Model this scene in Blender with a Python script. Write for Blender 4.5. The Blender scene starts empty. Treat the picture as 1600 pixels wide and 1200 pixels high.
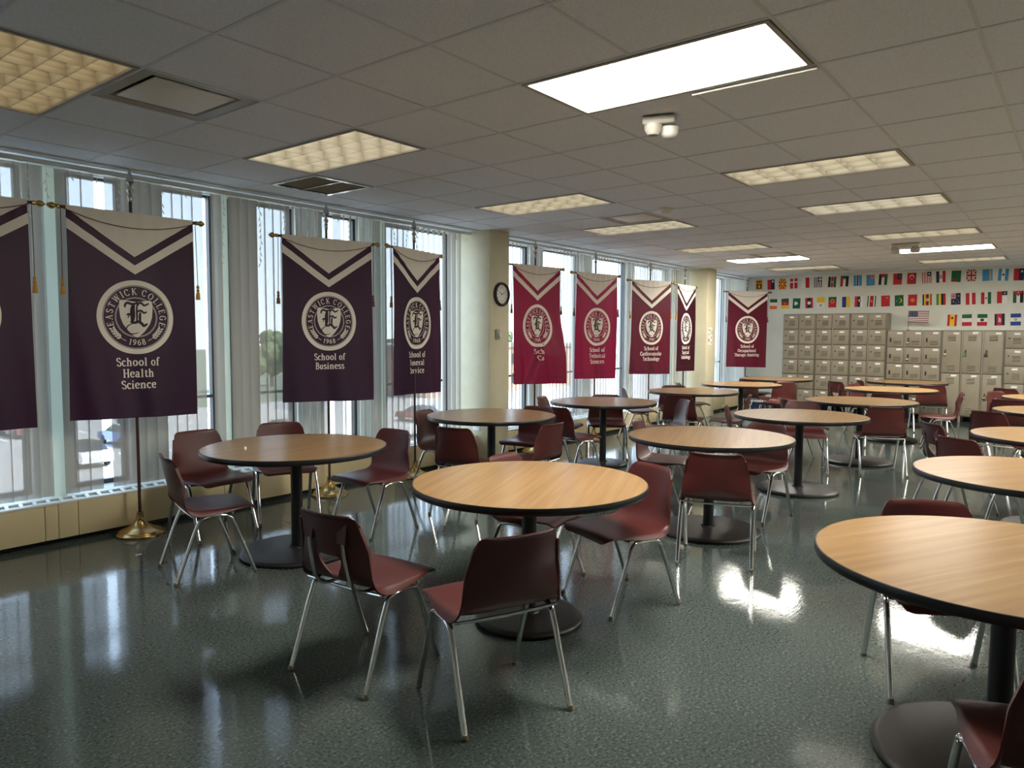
import bpy, bmesh, math, random
from mathutils import Vector, Matrix
rnd = random.Random(7)
C = bpy.context.scene.collection
S = bpy.context.scene
PI = math.pi

# ------------------------------------------------------------------ camera
CAM_F = Vector((0.78287091, 0.61846924, -0.06788918))
CAM_R = Vector((0.62011206, -0.78450264, 0.00407922))
CAM_U = Vector((0.05073637, 0.04529240, 0.99768453))
cam_data = bpy.data.cameras.new('camera')
cam = bpy.data.objects.new('camera', cam_data); C.objects.link(cam)
cam_data.sensor_width = 36.0
cam_data.lens = 1133.46 / 1600 * 36.0
cam_data.clip_start = 0.05; cam_data.clip_end = 600
M = Matrix.Identity(4)
for i in range(3):
    M[i][0] = CAM_R[i]; M[i][1] = CAM_U[i]; M[i][2] = -CAM_F[i]
M[0][3] = 0; M[1][3] = 0; M[2][3] = 1.5
cam.matrix_world = M
S.camera = cam

# ------------------------------------------------------------------ sky, sun, exposure
SKY = 1.6
world = bpy.data.worlds.new('sky'); S.world = world; world.use_nodes = True
nt = world.node_tree; nt.nodes.clear()
tc = nt.nodes.new('ShaderNodeTexCoord'); sx = nt.nodes.new('ShaderNodeSeparateXYZ')
rp = nt.nodes.new('ShaderNodeValToRGB'); bg = nt.nodes.new('ShaderNodeBackground'); wo = nt.nodes.new('ShaderNodeOutputWorld')
nt.links.new(tc.outputs['Generated'], sx.inputs[0]); nt.links.new(sx.outputs['Z'], rp.inputs[0])
e = rp.color_ramp.elements
e[0].position = 0.0; e[0].color = (0.86, 0.93, 1.0, 1)
e[1].position = 0.75; e[1].color = (0.46, 0.62, 0.95, 1)
k = e.new(0.16); k.color = (0.66, 0.81, 1.0, 1)
nt.links.new(rp.outputs[0], bg.inputs[0]); bg.inputs[1].default_value = SKY
nt.links.new(bg.outputs[0], wo.inputs[0])
sun_d = bpy.data.lights.new('sun', 'SUN'); sun = bpy.data.objects.new('sun', sun_d); C.objects.link(sun)
sun_d.energy = 7.0; sun_d.angle = 0.01; sun_d.color = (1, 0.95, 0.86)
sun.rotation_euler = (math.radians(42), 0, math.radians(25))      # shines away from the windows, on to the car park
LENS, LOUVER, WARM = 13.0, 1.3, 0.7
S.view_settings.view_transform = 'Standard'; S.view_settings.look = 'None'
S.view_settings.gamma = 1.0; S.view_settings.use_curve_mapping = False
S.view_settings.exposure = 1.9
try:
    S.cycles.use_denoising = True
    S.cycles.max_bounces = 10; S.cycles.diffuse_bounces = 6; S.cycles.glossy_bounces = 4
    S.cycles.transparent_max_bounces = 16; S.cycles.transmission_bounces = 6
    S.cycles.sample_clamp_indirect = 6.0
    S.cycles.caustics_reflective = True; S.cycles.blur_glossy = 0.6; S.cycles.caustics_refractive = False
except Exception:
    pass

# ------------------------------------------------------------------ materials
def srgb(r, g, b):
    f = lambda c: (c/255/12.92) if c/255 <= 0.04045 else ((c/255+0.055)/1.055)**2.4
    return (f(r), f(g), f(b), 1)
def mat(name, col, rough=0.5, metal=0.0, spec=0.5, coat=0.0):
    m = bpy.data.materials.new(name); m.use_nodes = True
    b = m.node_tree.nodes['Principled BSDF']
    b.inputs['Base Color'].default_value = col; b.inputs['Roughness'].default_value = rough
    b.inputs['Metallic'].default_value = metal; b.inputs['Specular IOR Level'].default_value = spec
    b.inputs['Coat Weight'].default_value = coat
    return m
def N(m, t): return m.node_tree.nodes.new(t)
def L(m, a, b): m.node_tree.links.new(a, b)
def P(m): return m.node_tree.nodes['Principled BSDF']
def noise(m, scale, detail=3, vec=None, rough=0.6):
    n = N(m, 'ShaderNodeTexNoise'); n.inputs['Scale'].default_value = scale; n.inputs['Detail'].default_value = detail
    n.inputs['Roughness'].default_value = rough
    if vec is not None: L(m, vec, n.inputs['Vector'])
    return n
def ramp(m, src, stops):
    r = N(m, 'ShaderNodeValToRGB'); L(m, src, r.inputs[0]); el = r.color_ramp.elements
    el[0].position, el[0].color = stops[0]; el[1].position, el[1].color = stops[-1]
    for p, c in stops[1:-1]:
        k = el.new(p); k.color = c
    return r
def objco(m, sc=(1, 1, 1), rot=(0, 0, 0)):
    t = N(m, 'ShaderNodeTexCoord'); mp = N(m, 'ShaderNodeMapping'); L(m, t.outputs['Object'], mp.inputs[0])
    mp.inputs['Scale'].default_value = sc; mp.inputs['Rotation'].default_value = rot
    return mp.outputs[0]
def bump(m, src, strength, dist=0.01):
    b = N(m, 'ShaderNodeBump'); b.inputs['Strength'].default_value = strength; b.inputs['Distance'].default_value = dist
    L(m, src, b.inputs['Height']); L(m, b.outputs[0], P(m).inputs['Normal']); return b
def mottled(name, c1, c2, scale, rough=0.6, bs=0.0, **k):
    m = mat(name, c1, rough, **k); n = noise(m, scale, 4, objco(m))
    r = ramp(m, n.outputs['Fac'], [(0.35, c1), (0.65, c2)]); L(m, r.outputs[0], P(m).inputs['Base Color'])
    if bs: bump(m, n.outputs['Fac'], bs, 0.004)
    return m

def floor_mat():
    m = mat('vinyl_floor', srgb(80, 90, 88), 0.14, spec=0.5)
    v = objco(m)
    vs = objco(m, (60, 150, 60), (0, 0, 0.6))
    n1 = noise(m, 1.0, 3, vs, 0.7); n2 = noise(m, 75, 2, v, 0.6); n3 = noise(m, 1.3, 2, v)
    r1 = ramp(m, n1.outputs['Fac'], [(0.33, srgb(30, 36, 36)), (0.41, srgb(71, 80, 78)), (0.60, srgb(80, 90, 86)), (0.74, srgb(150, 158, 152))])
    r2 = ramp(m, n2.outputs['Fac'], [(0.36, srgb(36, 43, 43)), (0.44, srgb(73, 82, 80)), (0.58, srgb(81, 92, 88)), (0.72, srgb(138, 148, 142))])
    mx = N(m, 'ShaderNodeMix'); mx.data_type = 'RGBA'; mx.inputs[0].default_value = 0.5
    L(m, r1.outputs[0], mx.inputs[6]); L(m, r2.outputs[0], mx.inputs[7])
    L(m, mx.outputs[2], P(m).inputs['Base Color'])
    rr = ramp(m, n3.outputs['Fac'], [(0.3, (0.05, 0.05, 0.05, 1)), (0.7, (0.11, 0.11, 0.11, 1))])
    L(m, rr.outputs[0], P(m).inputs['Roughness'])
    w1 = noise(m, 9, 3, v); w2 = noise(m, 1.0, 2, objco(m, (14, 90, 10), (0, 0, 0.35)))
    ad = N(m, 'ShaderNodeMath'); ad.operation = 'MULTIPLY_ADD'; L(m, w2.outputs['Fac'], ad.inputs[0]); ad.inputs[1].default_value = 0.35
    L(m, w1.outputs['Fac'], ad.inputs[2]); bump(m, ad.outputs[0], 0.05, 0.012)
    return m
def wood_mat():
    m = mat('oak_laminate', srgb(200, 155, 100), 0.30, spec=0.2)
    oi = N(m, 'ShaderNodeObjectInfo')
    t = N(m, 'ShaderNodeTexCoord'); ad = N(m, 'ShaderNodeVectorMath'); ad.operation = 'MULTIPLY_ADD'
    cb = N(m, 'ShaderNodeCombineXYZ'); L(m, oi.outputs['Random'], cb.inputs[0]); L(m, oi.outputs['Random'], cb.inputs[1])
    L(m, cb.outputs[0], ad.inputs[0]); ad.inputs[1].default_value = (17, 9, 0); L(m, t.outputs['Object'], ad.inputs[2])
    mp = N(m, 'ShaderNodeMapping'); L(m, ad.outputs[0], mp.inputs[0]); mp.inputs['Scale'].default_value = (0.55, 14, 1)
    n = noise(m, 2.2, 4, mp.outputs[0], 0.55); n.inputs['Distortion'].default_value = 0.25
    mp2 = N(m, 'ShaderNodeMapping'); L(m, ad.outputs[0], mp2.inputs[0]); mp2.inputs['Scale'].default_value = (.6, 60, 1)
    n2 = noise(m, 2.5, 2, mp2.outputs[0], 0.6)
    r = ramp(m, n.outputs['Fac'], [(0.25, srgb(138, 106, 68)), (0.50, srgb(154, 121, 80)), (0.72, srgb(167, 135, 92))])
    r2 = ramp(m, n2.outputs['Fac'], [(0.30, (0.89, 0.87, 0.84, 1)), (0.55, (1, 1, 1, 1))])
    mx = N(m, 'ShaderNodeMix'); mx.data_type = 'RGBA'; mx.blend_type = 'MULTIPLY'; mx.inputs[0].default_value = 1
    L(m, r.outputs[0], mx.inputs[6]); L(m, r2.outputs[0], mx.inputs[7]); L(m, mx.outputs[2], P(m).inputs['Base Color'])
    return m
def emis(name, col, s):
    m = bpy.data.materials.new(name); m.use_nodes = True; nt = m.node_tree; nt.nodes.clear()
    e = nt.nodes.new('ShaderNodeEmission'); o = nt.nodes.new('ShaderNodeOutputMaterial')
    e.inputs[0].default_value = (*col, 1); e.inputs[1].default_value = s; nt.links.new(e.outputs[0], o.inputs[0]); return m
def cloth_mat(name, col, transl=0.3, transp=0.0, rough=0.8, sheen=0.0, tcol=None):
    m = bpy.data.materials.new(name); m.use_nodes = True; nt = m.node_tree; nt.nodes.clear()
    o = nt.nodes.new('ShaderNodeOutputMaterial'); d = nt.nodes.new('ShaderNodeBsdfDiffuse'); t = nt.nodes.new('ShaderNodeBsdfTranslucent')
    d.inputs[0].default_value = col; t.inputs[0].default_value = tcol or col
    x = nt.nodes.new('ShaderNodeMixShader'); x.inputs[0].default_value = transl
    nt.links.new(d.outputs[0], x.inputs[1]); nt.links.new(t.outputs[0], x.inputs[2]); out = x.outputs[0]
    if sheen:
        g = nt.nodes.new('ShaderNodeBsdfGlossy'); g.inputs['Roughness'].default_value = 0.45; g.inputs[0].default_value = (1, 1, 1, 1)
        y = nt.nodes.new('ShaderNodeMixShader'); y.inputs[0].default_value = sheen
        nt.links.new(out, y.inputs[1]); nt.links.new(g.outputs[0], y.inputs[2]); out = y.outputs[0]
    if transp:
        tr = nt.nodes.new('ShaderNodeBsdfTransparent'); y = nt.nodes.new('ShaderNodeMixShader'); y.inputs[0].default_value = transp
        nt.links.new(out, y.inputs[1]); nt.links.new(tr.outputs[0], y.inputs[2]); out = y.outputs[0]
    nt.links.new(out, o.inputs[0]); return m
def glass_mat():
    m = bpy.data.materials.new('window_glass'); m.use_nodes = True; nt = m.node_tree; nt.nodes.clear()
    o = nt.nodes.new('ShaderNodeOutputMaterial'); t = nt.nodes.new('ShaderNodeBsdfTransparent'); g = nt.nodes.new('ShaderNodeBsdfGlossy')
    t.inputs[0].default_value = (0.92, 0.95, 0.95, 1); g.inputs['Roughness'].default_value = 0.02
    x = nt.nodes.new('ShaderNodeMixShader'); x.inputs[0].default_value = 0.06
    nt.links.new(t.outputs[0], x.inputs[1]); nt.links.new(g.outputs[0], x.inputs[2]); nt.links.new(x.outputs[0], o.inputs[0]); return m

MT = dict(
    floor=floor_mat(), wood=wood_mat(),
    ceil=mottled('ceiling_tile', srgb(232, 238, 246), srgb(216, 222, 230), 130, 0.9, 0.25, spec=0.1),
    grid=mat('ceiling_grid', srgb(208, 212, 218), 0.6),
    wall=mottled('painted_wall', srgb(226, 228, 218), srgb(220, 222, 212), 3, 0.7),
    white=mat('white_paint', srgb(226, 228, 220), 0.5), pale=cloth_mat('pale_strip', srgb(240, 246, 238), 0.45),
    cream=mat('cream_enamel', srgb(214, 198, 156), 0.45), column=mottled('column_paint', srgb(216, 209, 178), srgb(208, 201, 171), 4, 0.6),
    edge=mat('black_edge', srgb(24, 24, 26), 0.35), post=mat('black_post', srgb(16, 17, 20), 0.4), base=mottled('black_base', srgb(30, 28, 27), srgb(36, 34, 32), 20, 0.42),
    shell=mottled('maroon_plastic', srgb(78, 33, 30), srgb(84, 36, 33), 250, 0.40, 0.08), chrome=mat('chrome', srgb(222, 222, 220), 0.09, 1.0),
    glide=mat('glide', srgb(150, 140, 120), 0.3, 1.0),
    brass=mat('brass', srgb(186, 156, 100), 0.25, 1.0), pole=mat('pole_wood', srgb(72, 44, 34), 0.35), silver=mat('silver', srgb(190, 190, 185), 0.25, 1.0),
    locker=mottled('locker_enamel', srgb(146, 137, 119), srgb(141, 132, 115), 6, 0.4), lockerdark=mat('locker_shadow_gap', srgb(60, 54, 45), 0.6),
    dark=mat('dark_metal', srgb(35, 34, 33), 0.5), plate=mat('label_plate', srgb(236, 234, 226), 0.5),
    blue=mat('blue_baseboard', srgb(36, 52, 92), 0.5), darkbase=mat('dark_baseboard', srgb(38, 42, 50), 0.5),
    frame=mat('window_frame', srgb(70, 72, 76), 0.4, 0.4), glass=glass_mat(),
    slat=cloth_mat('blind_fabric', srgb(182, 176, 166), 0.16, 0.20), rail=mat('headrail', srgb(196, 194, 188), 0.4),
    lens=emis('lit_lens', (1.0, 0.95, 0.85), LENS), lamp=emis('lit_lamp', (1.0, 0.94, 0.80), LOUVER), lampc=emis('lit_lamp_cool', (1.0, 0.97, 0.88), LOUVER),
    warm=emis('lit_lamp_warm', (1.0, 0.80, 0.52), WARM),
    baffle=mat('baffle', srgb(190, 184, 168), 0.35, 0.3), housing=mat('fixture_frame', srgb(150, 145, 134), 0.4), troffer_in=mat('fixture_inside', srgb(215, 210, 196), 0.4),
    purple=cloth_mat('purple_satin', srgb(46, 31, 54), 0.22, 0, sheen=0.02, tcol=srgb(78, 10, 38)), crimson=cloth_mat('crimson_satin', srgb(118, 18, 50), 0.42, 0, sheen=0.02, tcol=srgb(150, 10, 50)), maroon=cloth_mat('maroon_satin', srgb(98, 22, 42), 0.3, 0, sheen=0.02), darkmaroon=cloth_mat('dark_maroon_satin', srgb(62, 20, 32), 0.3, 0, sheen=0.02),
    ivory=cloth_mat('ivory_satin', srgb(247, 240, 228), 0.12), gold=mat('gold_tassel', srgb(200, 140, 50), 0.6), goldbr=mat('bronze_tassel', srgb(120, 76, 40), 0.6),
    cord=mat('cord', srgb(110, 66, 48), 0.7), inkp=mat('seal_ink_purple', srgb(40, 22, 42), 0.7), inkr=mat('seal_ink', srgb(38, 18, 26), 0.7),
    wire=mat('white_wire', srgb(220, 220, 214), 0.5), bulb=mat('clear_bulb', srgb(225, 225, 220), 0.15),
    plasticw=mat('white_plastic', srgb(222, 218, 206), 0.4), clear=mat('frosted_dome', srgb(190, 188, 180), 0.2),
    asphalt=mottled('asphalt', srgb(150, 148, 144), srgb(134, 132, 130), 1.2, 0.9), grass=mottled('grass', srgb(84, 92, 72), srgb(98, 104, 84), 2, 0.9),
    leaf=mottled('leaves', srgb(62, 80, 48), srgb(100, 114, 74), 2.5, 0.8), bark=mat('bark', srgb(74, 58, 44), 0.9),
    line=mat('road_paint', srgb(230, 230, 225), 0.7), tyre=mat('tyre', srgb(25, 25, 25), 0.8), carglass=mat('car_glass', srgb(20, 26, 32), 0.05),
    brick=mottled('brick_wall', srgb(150, 120, 100), srgb(140, 110, 92), 4, 0.9), stone=mottled('pale_wall', srgb(190, 184, 172), srgb(178, 172, 160), 1, 0.9), roof=mat('roof_grey', srgb(120, 118, 116), 0.8),
)
for nm, c in dict(R=(196, 30, 44), B=(20, 60, 140), Nv=(22, 26, 66), G=(10, 96, 60), Y=(240, 200, 40), W=(236, 236, 230), K=(20, 20, 22), Lb=(70, 150, 205), O=(240, 120, 40), LG=(60, 150, 70), DR=(130, 24, 40)).items():
    MT['f' + nm] = mat('flag_ink_' + nm.lower(), srgb(*c), 0.7)

# ------------------------------------------------------------------ mesh helpers
class MB:
    """collects shapes for ONE mesh"""
    def __init__(s): s.v = []; s.f = []; s.m = []; s.mats = []
    def mi(s, m):
        if m not in s.mats: s.mats.append(m)
        return s.mats.index(m)
    def add(s, vs, fs, m):
        b = len(s.v); i = s.mi(m); s.v += [tuple(v) for v in vs]
        for f in fs: s.f.append([b + q for q in f]); s.m.append(i)
    def box(s, x0, x1, y0, y1, z0, z1, m):
        vs = [(x, y, z) for x in (x0, x1) for y in (y0, y1) for z in (z0, z1)]
        s.add(vs, [(0, 1, 3, 2), (4, 6, 7, 5), (0, 4, 5, 1), (2, 3, 7, 6), (0, 2, 6, 4), (1, 5, 7, 3)], m)
    def cbox(s, x0, x1, y0, y1, z0, z1, m, c=0.004):
        """box with chamfered vertical/horizontal edges"""
        bm = bmesh.new()
        bmesh.ops.create_cube(bm, size=1)
        for v in bm.verts: v.co = Vector((x0 + (v.co.x + .5) * (x1 - x0), y0 + (v.co.y + .5) * (y1 - y0), z0 + (v.co.z + .5) * (z1 - z0)))
        bmesh.ops.bevel(bm, geom=bm.edges[:], offset=c, segments=2, affect='EDGES', profile=0.5)
        bm.verts.index_update(); s.add([v.co for v in bm.verts], [[v.index for v in f.verts] for f in bm.faces], m); bm.free()
    def tube(s, pts, r, m, n=10, cap=True, flat=1.0):
        pts = [Vector(p) for p in pts]; rs = r if isinstance(r, (list, tuple)) else [r] * len(pts)
        vs = []; fs = []; up = None
        for i, p in enumerate(pts):
            d = (pts[min(i + 1, len(pts) - 1)] - pts[max(i - 1, 0)]).normalized()
            if up is None:
                up = d.orthogonal().normalized() if abs(d.y) > 0.9 else Vector((0, 1, 0))
            a = (up - d * up.dot(d))
            a = a.normalized() if a.length > 1e-6 else d.orthogonal().normalized()
            up = a; b = d.cross(a)
            for k in range(n):
                t = 2 * PI * k / n; vs.append(p + a * math.cos(t) * rs[i] + b * math.sin(t) * rs[i] * flat)
        for i in range(len(pts) - 1):
            for k in range(n):
                fs.append((i * n + k, i * n + (k + 1) % n, (i + 1) * n + (k + 1) % n, (i + 1) * n + k))
        if cap: fs.append(list(range(n))[::-1]); fs.append([(len(pts) - 1) * n + k for k in range(n)])
        s.add(vs, fs, m)
    def lathe(s, prof, m, c=(0, 0, 0), n=32, axis='z', cap=True):
        vs = []; fs = []
        for r, z in prof:
            for k in range(n):
                t = 2 * PI * k / n; x, y = r * math.cos(t), r * math.sin(t)
                v = (x, y, z) if axis == 'z' else ((x, z, y) if axis == 'y' else (z, x, y))
                vs.append((v[0] + c[0], v[1] + c[1], v[2] + c[2]))
        for i in range(len(prof) - 1):
            for k in range(n):
                q = (i * n + k, i * n + (k + 1) % n, (i + 1) * n + (k + 1) % n, (i + 1) * n + k)
                fs.append(q if axis in 'zx' else q[::-1])
        e0 = list(range(n)); e1 = [(len(prof) - 1) * n + k for k in range(n)]
        if cap and prof[0][0] > 1e-5: fs.append(e0[::-1] if axis in 'zx' else e0)
        if cap and prof[-1][0] > 1e-5: fs.append(e1 if axis in 'zx' else e1[::-1])
        s.add(vs, fs, m)
    def prism(s, poly, h0, h1, m, axis='z'):
        """poly 2D extruded along an axis"""
        def q(p, h): return {'z': (p[0], p[1], h), 'y': (p[0], h, p[1]), 'x': (h, p[0], p[1])}[axis]
        n = len(poly); vs = [q(p, h0) for p in poly] + [q(p, h1) for p in poly]
        fs = [list(range(n))[::-1], list(range(n, 2 * n))] + [(i, (i + 1) % n, n + (i + 1) % n, n + i) for i in range(n)]
        s.add(vs, fs, m)
    def mesh(s, name, smooth=True, angle=40, recalc=True):
        me = bpy.data.meshes.new(name); me.from_pydata(s.v, [], s.f)
        for m in s.mats: me.materials.append(m)
        for p, i in zip(me.polygons, s.m): p.material_index = i
        if recalc:
            bm = bmesh.new(); bm.from_mesh(me); bmesh.ops.recalc_face_normals(bm, faces=bm.faces[:]); bm.to_mesh(me); bm.free()
        if smooth:
            me.shade_smooth(); me.set_sharp_from_angle(angle=math.radians(angle))
        me.update(); return me

def obj(name, mesh, parent=None, loc=(0, 0, 0), rot=(0, 0, 0), **k):
    if isinstance(mesh, MB): mesh = mesh.mesh(name, **k)
    o = bpy.data.objects.new(name, mesh); C.objects.link(o); o.location = loc; o.rotation_euler = rot
    if parent: o.parent = parent
    return o
def tag(o, label, cat, group=None, kind=None):
    o['label'] = label; o['category'] = cat
    if group: o['group'] = group
    if kind: o['kind'] = kind
    return o
def thing(name, label, cat, loc=(0, 0, 0), rz=0.0, group=None):
    o = bpy.data.objects.new(name, None); C.objects.link(o); o.location = loc; o.rotation_euler = (0, 0, rz); o.empty_display_size = 0.1
    return tag(o, label, cat, group)
def struct(name, mesh, parent=None, **k):
    o = obj(name, mesh, parent, **k)
    o['kind'] = 'structure'
    return o
def copy_tree(o, parent=None):
    c = o.copy(); C.objects.link(c); c.parent = parent
    for ch in list(o.children): copy_tree(ch, c)
    return c
def catmull(pts, n=8, closed=False):
    out = []; m = len(pts)
    g = (lambda i: pts[i % m]) if closed else (lambda i: pts[max(0, min(m - 1, i))])
    for i in range(m if closed else m - 1):
        p0, p1, p2, p3 = g(i - 1), g(i), g(i + 1), g(i + 2)
        for k in range(n):
            t = k / n
            out.append(tuple(0.5 * (2 * b + (c - a) * t + (2 * a - 5 * b + 4 * c - d) * t * t + (3 * b - a - 3 * c + d) * t ** 3) for a, b, c, d in zip(p0, p1, p2, p3)))
    if not closed: out.append(tuple(pts[-1]))
    return out
def lerp(tab, x):
    if x <= tab[0][0]: return tab[0][1]
    for (a, u), (b, v) in zip(tab, tab[1:]):
        if x <= b: return u + (v - u) * (x - a) / (b - a)
    return tab[-1][1]

# ------------------------------------------------------------------ room shell
H = 2.7092; T = 0.6096; GX, GY = 2.8460, 2.2179      # ceiling height, tile pitch, grid origin
X0, X1, Y0, Y1 = -3.2, 15.2, -5.2, 6.05
b = MB(); b.box(X0, X1, Y0, Y1 + .2, -0.1, 0, MT['floor']); struct('floor', b, smooth=False)
b = MB(); b.box(X1, X1 + .15, Y0, Y1 + .2, 0, H + .15, MT['wall']); struct('wall_back', b, smooth=False)
b = MB(); b.box(X0, X1, Y0 - .15, Y0, 0, H + .15, MT['wall']); struct('wall_right', b, smooth=False)
b = MB(); b.box(X0 - .15, X0, Y0, Y1 + .2, 0, H + .15, MT['wall']); struct('wall_front', b, smooth=False)
# window wall: sill, header, piers between openings; narrow added slots backlight the fins
WIN = [(-2.7, -2.2), (-1.9, -1.3), (-0.7, -0.2), (0.1, 0.65), (0.76, 0.87), (1.1, 1.97), (2.09, 2.20), (2.25, 2.67), (2.97, 3.45), (3.49, 3.60), (3.85, 4.27), (4.58, 5.05), (5.27, 5.38), (5.43, 6.47),
       (7.15, 8.05), (8.35, 9.35), (9.65, 10.75), (11.0, 12.35), (13.3, 15.0)]
ZW0, ZW1 = 0.30, 2.705
b = MB(); b.box(X0, X1, Y1, Y1 + .18, 0, ZW0, MT['wall']); b.box(X0, X1, Y1, Y1 + .18, ZW1, H + .15, MT['wall'])
ed = [X0] + [q for w in WIN for q in w] + [X1]
for i in range(0, len(ed), 2): b.box(ed[i], ed[i + 1], Y1, Y1 + .18, ZW0, ZW1, MT['wall'])
struct('wall_left', b, smooth=False)
for i, (a, c) in enumerate(WIN):  # also frames the added slots behind the fins
    f = MB(); w = .035; y0, y1 = Y1 + .06, Y1 + .11
    f.box(a, a + w, y0, y1, ZW0, ZW1, MT['frame']); f.box(c - w, c, y0, y1, ZW0, ZW1, MT['frame'])
    f.box(a + w, c - w, y0, y1, ZW0, ZW0 + w, MT['frame']); f.box(a + w, c - w, y0, y1, ZW1 - .02, ZW1, MT['frame']); f.box(a + w, c - w, y0, y1, 0.93, 0.955, MT['frame'])
    o = struct('window_%d' % (i + 1), f, smooth=False)
    g = MB(); g.box(a + w, c - w, Y1 + .08, Y1 + .086, ZW0 + w, ZW1 - .02, MT['glass']); struct('pane', g, o, smooth=False)
# columns along the window wall
for (a, c, y) in ((6.49, 6.85, 5.46), (12.56, 12.96, 5.42)):
    b = MB(); b.cbox(a, c, y, Y1 + .005, 0, H + .02, MT['column'], 0.012); o = struct('column', b); o['label'] = 'cream painted column between the windows'
# pale window fins seen between the blinds, backlit through the added slots
for k, x in enumerate((0.78, 2.055, 3.365, 5.10)):
    b = MB(); b.box(x - .048, x + .04, 5.79, 5.82, 0.31, 2.66, MT['pale']); o = struct('trim_%d' % (k + 2), b, smooth=False)
# ceiling tiles (cells with fittings left open)
LIGHTS = [(0, -2, 'lens'), (4, -2, 'lamp'), (7, -2, 'lampc'), (11, -2, 'lamp'), (14, -2, 'lens'), (17, -2, 'lamp'),
          (-3, 2, 'warm'), (0, 2, 'lamp'), (4, 2, 'lamp'), (7, 2, 'lampc'), (11, 2, 'lamp'), (14, 2, 'lens'), (17, 2, 'lampc'),
          (4, -6, 'lens'), (7, -6, 'lens'), (11, -6, 'lens'), (14, -6, 'lens')]  # added lit panels out of view, brightening the right-hand tables
VENTS = [(-2, 2), (6, 2), (13, 2), (18, 2)]
GRILLE = (1, 4)
holes = {(a, bb + q) for a, bb, _ in LIGHTS for q in (0, 1)} | set(VENTS) | {GRILLE}
b = MB()
for a in range(-10, 21):
    for q in range(-13, 7):
        if (a, q) in holes: continue
        x0, x1 = max(X0, GX + a * T), min(X1, GX + (a + 1) * T); y0, y1 = max(Y0, GY + q * T), min(Y1, GY + (q + 1) * T)
        if x1 - x0 < .01 or y1 - y0 < .01: continue
        b.add([(x0, y0, H + .0035), (x1, y0, H + .0035), (x1, y1, H + .0035), (x0, y1, H + .0035)], [(0, 3, 2, 1)], MT['ceil'])
b.add([(X0, Y0, H + .15), (X1, Y0, H + .15), (X1, Y1, H + .15), (X0, Y1, H + .15)], [(0, 3, 2, 1)], MT['ceil'])
struct('ceiling', b, smooth=False, recalc=False)
b = MB(); w = .0075
for a in range(-9, 21):
    x = GX + a * T
    # cross bars run between fittings only
    q = -13
    ys = []
    for q in range(-13, 7):
        blocked = False
        y0, y1 = max(Y0, GY + q * T), min(Y1, GY + (q + 1) * T)
        if y1 - y0 > .01: b.box(x - w, x + w, y0, y1, H, H + .02, MT['grid'])
for q in range(-12, 7):
    y = GY + q * T
    if y > Y1: continue
    for a in range(-10, 21):
        if q % 2 != 0 and any(a == A and bb < q < bb + 2 for A, bb, _ in LIGHTS): continue
        x0, x1 = max(X0, GX + a * T), min(X1, GX + (a + 1) * T)
        if x1 - x0 > .01: b.box(x0, x1, y - w, y + w, H + .0005, H + .0205, MT['grid'])
struct('trim_1', b, smooth=False)
b = MB(); b.box(X1 - .012, X1, Y0, Y1, 0, .10, MT['blue']); struct('baseboard_back', b, smooth=False)
b = MB(); b.box(X0, X1 - .012, 5.86, 5.88, 0, .05, MT['darkbase']); struct('baseboard_left', b, smooth=False)
b = MB(); b.box(X0, X1, 5.60, 5.625, H - .010, H, MT['white']); struct('trim_6', b, smooth=False)

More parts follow.
